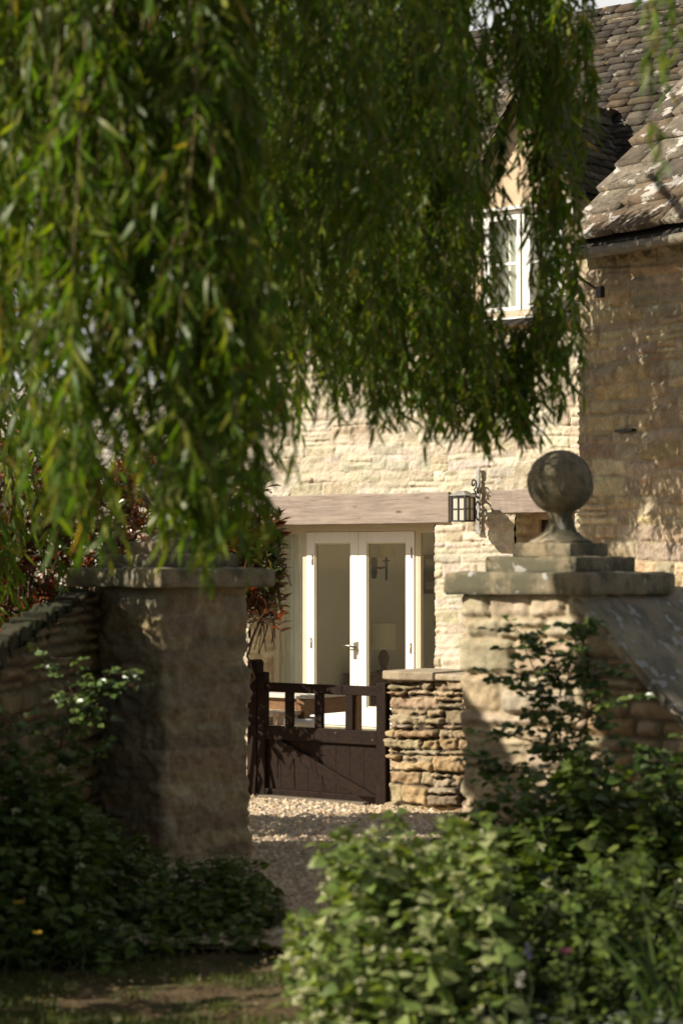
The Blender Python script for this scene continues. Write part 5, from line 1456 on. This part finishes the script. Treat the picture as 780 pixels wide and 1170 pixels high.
# silver ground cover
rg = np.random.default_rng(44); n = 1500
X = rg.uniform(.5, 1.45, n); Yv = rg.uniform(7.4, 8.6, n); a = rg.uniform(0, 6.28, n); kz = rg.uniform(.06, .20, n) + .08 * fbm(X * 4, Yv * 4, 9)
sg = leaf_cloud('ground_cover', T_ELL, np.stack([X, Yv, kz], 1), np.stack([np.cos(a), np.sin(a), rg.uniform(-.1, .5, n)], 1), np.stack([rg.normal(0, .3, n), rg.normal(0, .3, n), np.ones(n)], 1), rg.uniform(.04, .07, n), rg.uniform(.022, .035, n), np.array([.20, .23, .17]) * rg.uniform(.6, 1.1, (n, 1)), M['broad'])
tag(sg, 'silvery green ground cover leaves at the lower right edge', 'ground cover', kind='stuff')

# unseen shrub added just outside the left edge to keep the beds in shade
HD = tipvol_world(-3.1, -2.15, 8.3, 11.4, 1.35, 120, 17)
bush('unseen_shade_shrub', 'unseen shrub added beyond the left edge to shade the beds', 'shrub', HD, lambda t, rg: (t[0] + rg.normal(0, .1), t[1] + rg.normal(0, .12), 0), L=(.06, .11), cols=DARKG, gap=.05, seed=18, start=.15)
# small flowers
def flower(name, label, p, colr, rad=.022, npet=4, mat='petal', spike=0):
    p = np.array(p); b = np.array([p[0] + .01, p[1] + .03, 0]); root = thing(name, label, 'flower', tuple(b)); rg = np.random.default_rng(int(abs(p[0] * 1000)))
    line = bez(b, p, .02, 7, .004, 3); tubes_np('stem', [(line - b, np.linspace(.002, .0014, 7))], M['stem'], root, n=5)
    if spike:
        fp, fd = [], []
        for k in range(spike):
            a = rg.uniform(0, 6.28); fp.append(p + [0, 0, -.05 * rg.random()]); fd.append([math.cos(a), math.sin(a), .4])
    else:
        fd = [[math.cos(a), math.sin(a) - .4, .35] for a in np.arange(npet) * 2 * math.pi / npet]; fp = [p] * npet
    m = len(fp); leaf_cloud('petals', T_ELL, np.array(fp) - b, np.array(fd), np.repeat([[0, -.5, .8]], m, 0) + rg.normal(0, .15, (m, 3)), np.full(m, rad), np.full(m, rad * 1.05 if not spike else rad * .6), np.repeat([np.array(colr)], m, 0) * rg.uniform(.85, 1.1, (m, 1)), M[mat], root)
    al = rg.uniform(0, 6.28, 6); lp = np.repeat(line[2:3], 6, 0) + rg.normal(0, .02, (6, 3))
    leaf_cloud('leaves', T_ELL, lp - b, np.stack([np.cos(al), np.sin(al), np.full(6, .4)], 1), np.repeat([[0, 0, 1.]], 6, 0), np.full(6, .05), np.full(6, .02), np.repeat([[.05, .08, .02]], 6, 0), M['broad'], root)
flower('yellow_poppy', 'upper of two yellow poppies in the dark bed at the left edge', A_(22, 1032, 7.4), (.42, .28, .02), .026)
flower('yellow_poppy', 'lower of two yellow poppies in the dark bed at the left edge', A_(43, 1066, 7.35), (.42, .28, .02), .022)
flower('violet_flower', 'small violet flower spike deep in the right bed', A_(603, 1078, 5.9), (.05, .04, .11), .016, spike=18)
flower('pink_flower', 'dusky pink flower half hidden in the right bed', A_(646, 1088, 5.85), (.10, .03, .04), .026, 7)
flower('white_flower', 'small white flower cluster low in the right bed', A_(594, 1112, 5.8), (.4, .38, .34), .018, spike=16)

# grass at the front edge
rg = np.random.default_rng(5)
n = 26000; X = rg.uniform(-1.7, .5, n); Yv = rg.uniform(7.9, 10.3, n)
dn = fbm(X * 2.2, Yv * 3.0, 12, 3) + .25 * vnoise(X * 9, Yv * 9, 3)
edge = (9.8 - Yv) * .27
keepg = (dn + edge - .24 + .12 * (X < -.6) > 0.02); X, Yv = X[keepg], Yv[keepg]; n = len(X); a = rg.uniform(0, 6.28, n)
gr = leaf_cloud('grass', T_WILLOW, np.stack([X, Yv, np.full(n, -.015)], 1), np.stack([np.cos(a) * .6, np.sin(a) * .6, rg.uniform(.4, 1.2, n)], 1), np.stack([np.cos(a), np.sin(a), np.full(n, .3)], 1), rg.uniform(.02, .055, n), rg.uniform(.003, .005, n), np.array([.085, .105, .025]) * rg.uniform(.6, 1.4, (n, 1)), M['grass'])
tag(gr, 'thin mossy grass at the edge of the bare soil', 'grass', kind='stuff')
n = 1700; X = rg.uniform(-1.6, .6, n); Yv = rg.uniform(8.0, 10.4, n); a = rg.uniform(0, 6.28, n)
lt = leaf_cloud('leaf_litter', T_ELL, np.stack([X, Yv, np.full(n, .006)], 1), np.stack([np.cos(a), np.sin(a), rg.uniform(-.1, .25, n)], 1), np.stack([rg.normal(0, .3, n), rg.normal(0, .3, n), np.ones(n)], 1), rg.uniform(.015, .04, n), rg.uniform(.006, .014, n), np.array([.26, .19, .10]) * rg.uniform(.5, 1.2, (n, 1)), M['broad'])
tag(lt, 'scattered dry fallen leaves on the bare soil', 'leaves', kind='stuff')
# ================================================================== LIGHT, SKY, CAMERA
w = bpy.data.worlds.new('World'); SC.world = w; w.use_nodes = True
nt = w.node_tree; bg = nt.nodes['Background']
sky = nt.nodes.new('ShaderNodeTexSky'); sky.sky_type = 'NISHITA'; sky.sun_disc = False
el = math.asin(SUN_TO.z); az = math.atan2(SUN_TO.x, SUN_TO.y)
sky.sun_elevation = el; sky.sun_rotation = az
sky.air_density = 1.0; sky.dust_density = 2.0; sky.ozone_density = 0.6
tc = nt.nodes.new('ShaderNodeTexCoord'); sx = nt.nodes.new('ShaderNodeSeparateXYZ'); nt.links.new(tc.outputs['Generated'], sx.inputs[0])
veil = mixc(nt, sky.outputs[0], (1.45, 1.36, 1.16), 0.65)
rp = ramp(nt, [(0.0, (0.9, 0.9, 0.9)), (0.34, (0.9, 0.9, 0.9)), (0.46, (0, 0, 0))]); nt.links.new(sx.outputs[2], rp.inputs[0])
ry = ramp(nt, [(0.55, (0, 0, 0)), (0.85, (1, 1, 1))])
my = nt.nodes.new('ShaderNodeMath'); my.operation = 'MULTIPLY_ADD'; my.inputs[1].default_value = .5; my.inputs[2].default_value = .5
nt.links.new(sx.outputs[1], my.inputs[0]); nt.links.new(my.outputs[0], ry.inputs[0])
mm_ = nt.nodes.new('ShaderNodeMath'); mm_.operation = 'MULTIPLY'; nt.links.new(rp.outputs[0], mm_.inputs[0]); nt.links.new(ry.outputs[0], mm_.inputs[1])
cl = mixc(nt, veil, (6.0, 5.9, 5.7), mm_.outputs[0])
nt.links.new(cl, bg.inputs[0]); bg.inputs[1].default_value = 0.10
sl_ = bpy.data.lights.new('sun', 'SUN'); sl_.energy = 5.0; sl_.angle = R(0.5); sl_.color = (1.0, 0.91, 0.77)
so = bpy.data.objects.new('sun', sl_); COL.objects.link(so); so.rotation_euler = SUN_TO.to_track_quat('Z', 'Y').to_euler(); so.location = (-20, -10, 20)

cam = bpy.data.cameras.new('camera'); co = bpy.data.objects.new('camera', cam); COL.objects.link(co)
cam.sensor_fit = 'VERTICAL'; cam.sensor_height = 36.0; cam.sensor_width = 24.0; cam.lens = 36.0 * FPX / 1170.0
cam.clip_start = 0.1; cam.clip_end = 4000
co.location = (0, 0, CAMZ); co.rotation_euler = (R(90) + TH, 0, 0)
cam.dof.use_dof = True; cam.dof.focus_distance = 23.0; cam.dof.aperture_fstop = 2.75; cam.dof.aperture_blades = 9
SC.camera = co
SC.view_settings.view_transform = 'Standard'; SC.view_settings.look = 'None'; SC.view_settings.gamma = 1.0; SC.view_settings.exposure = 0.66
SC.cycles.use_denoising = True
SC.cycles.max_bounces = 8; SC.cycles.transparent_max_bounces = 12
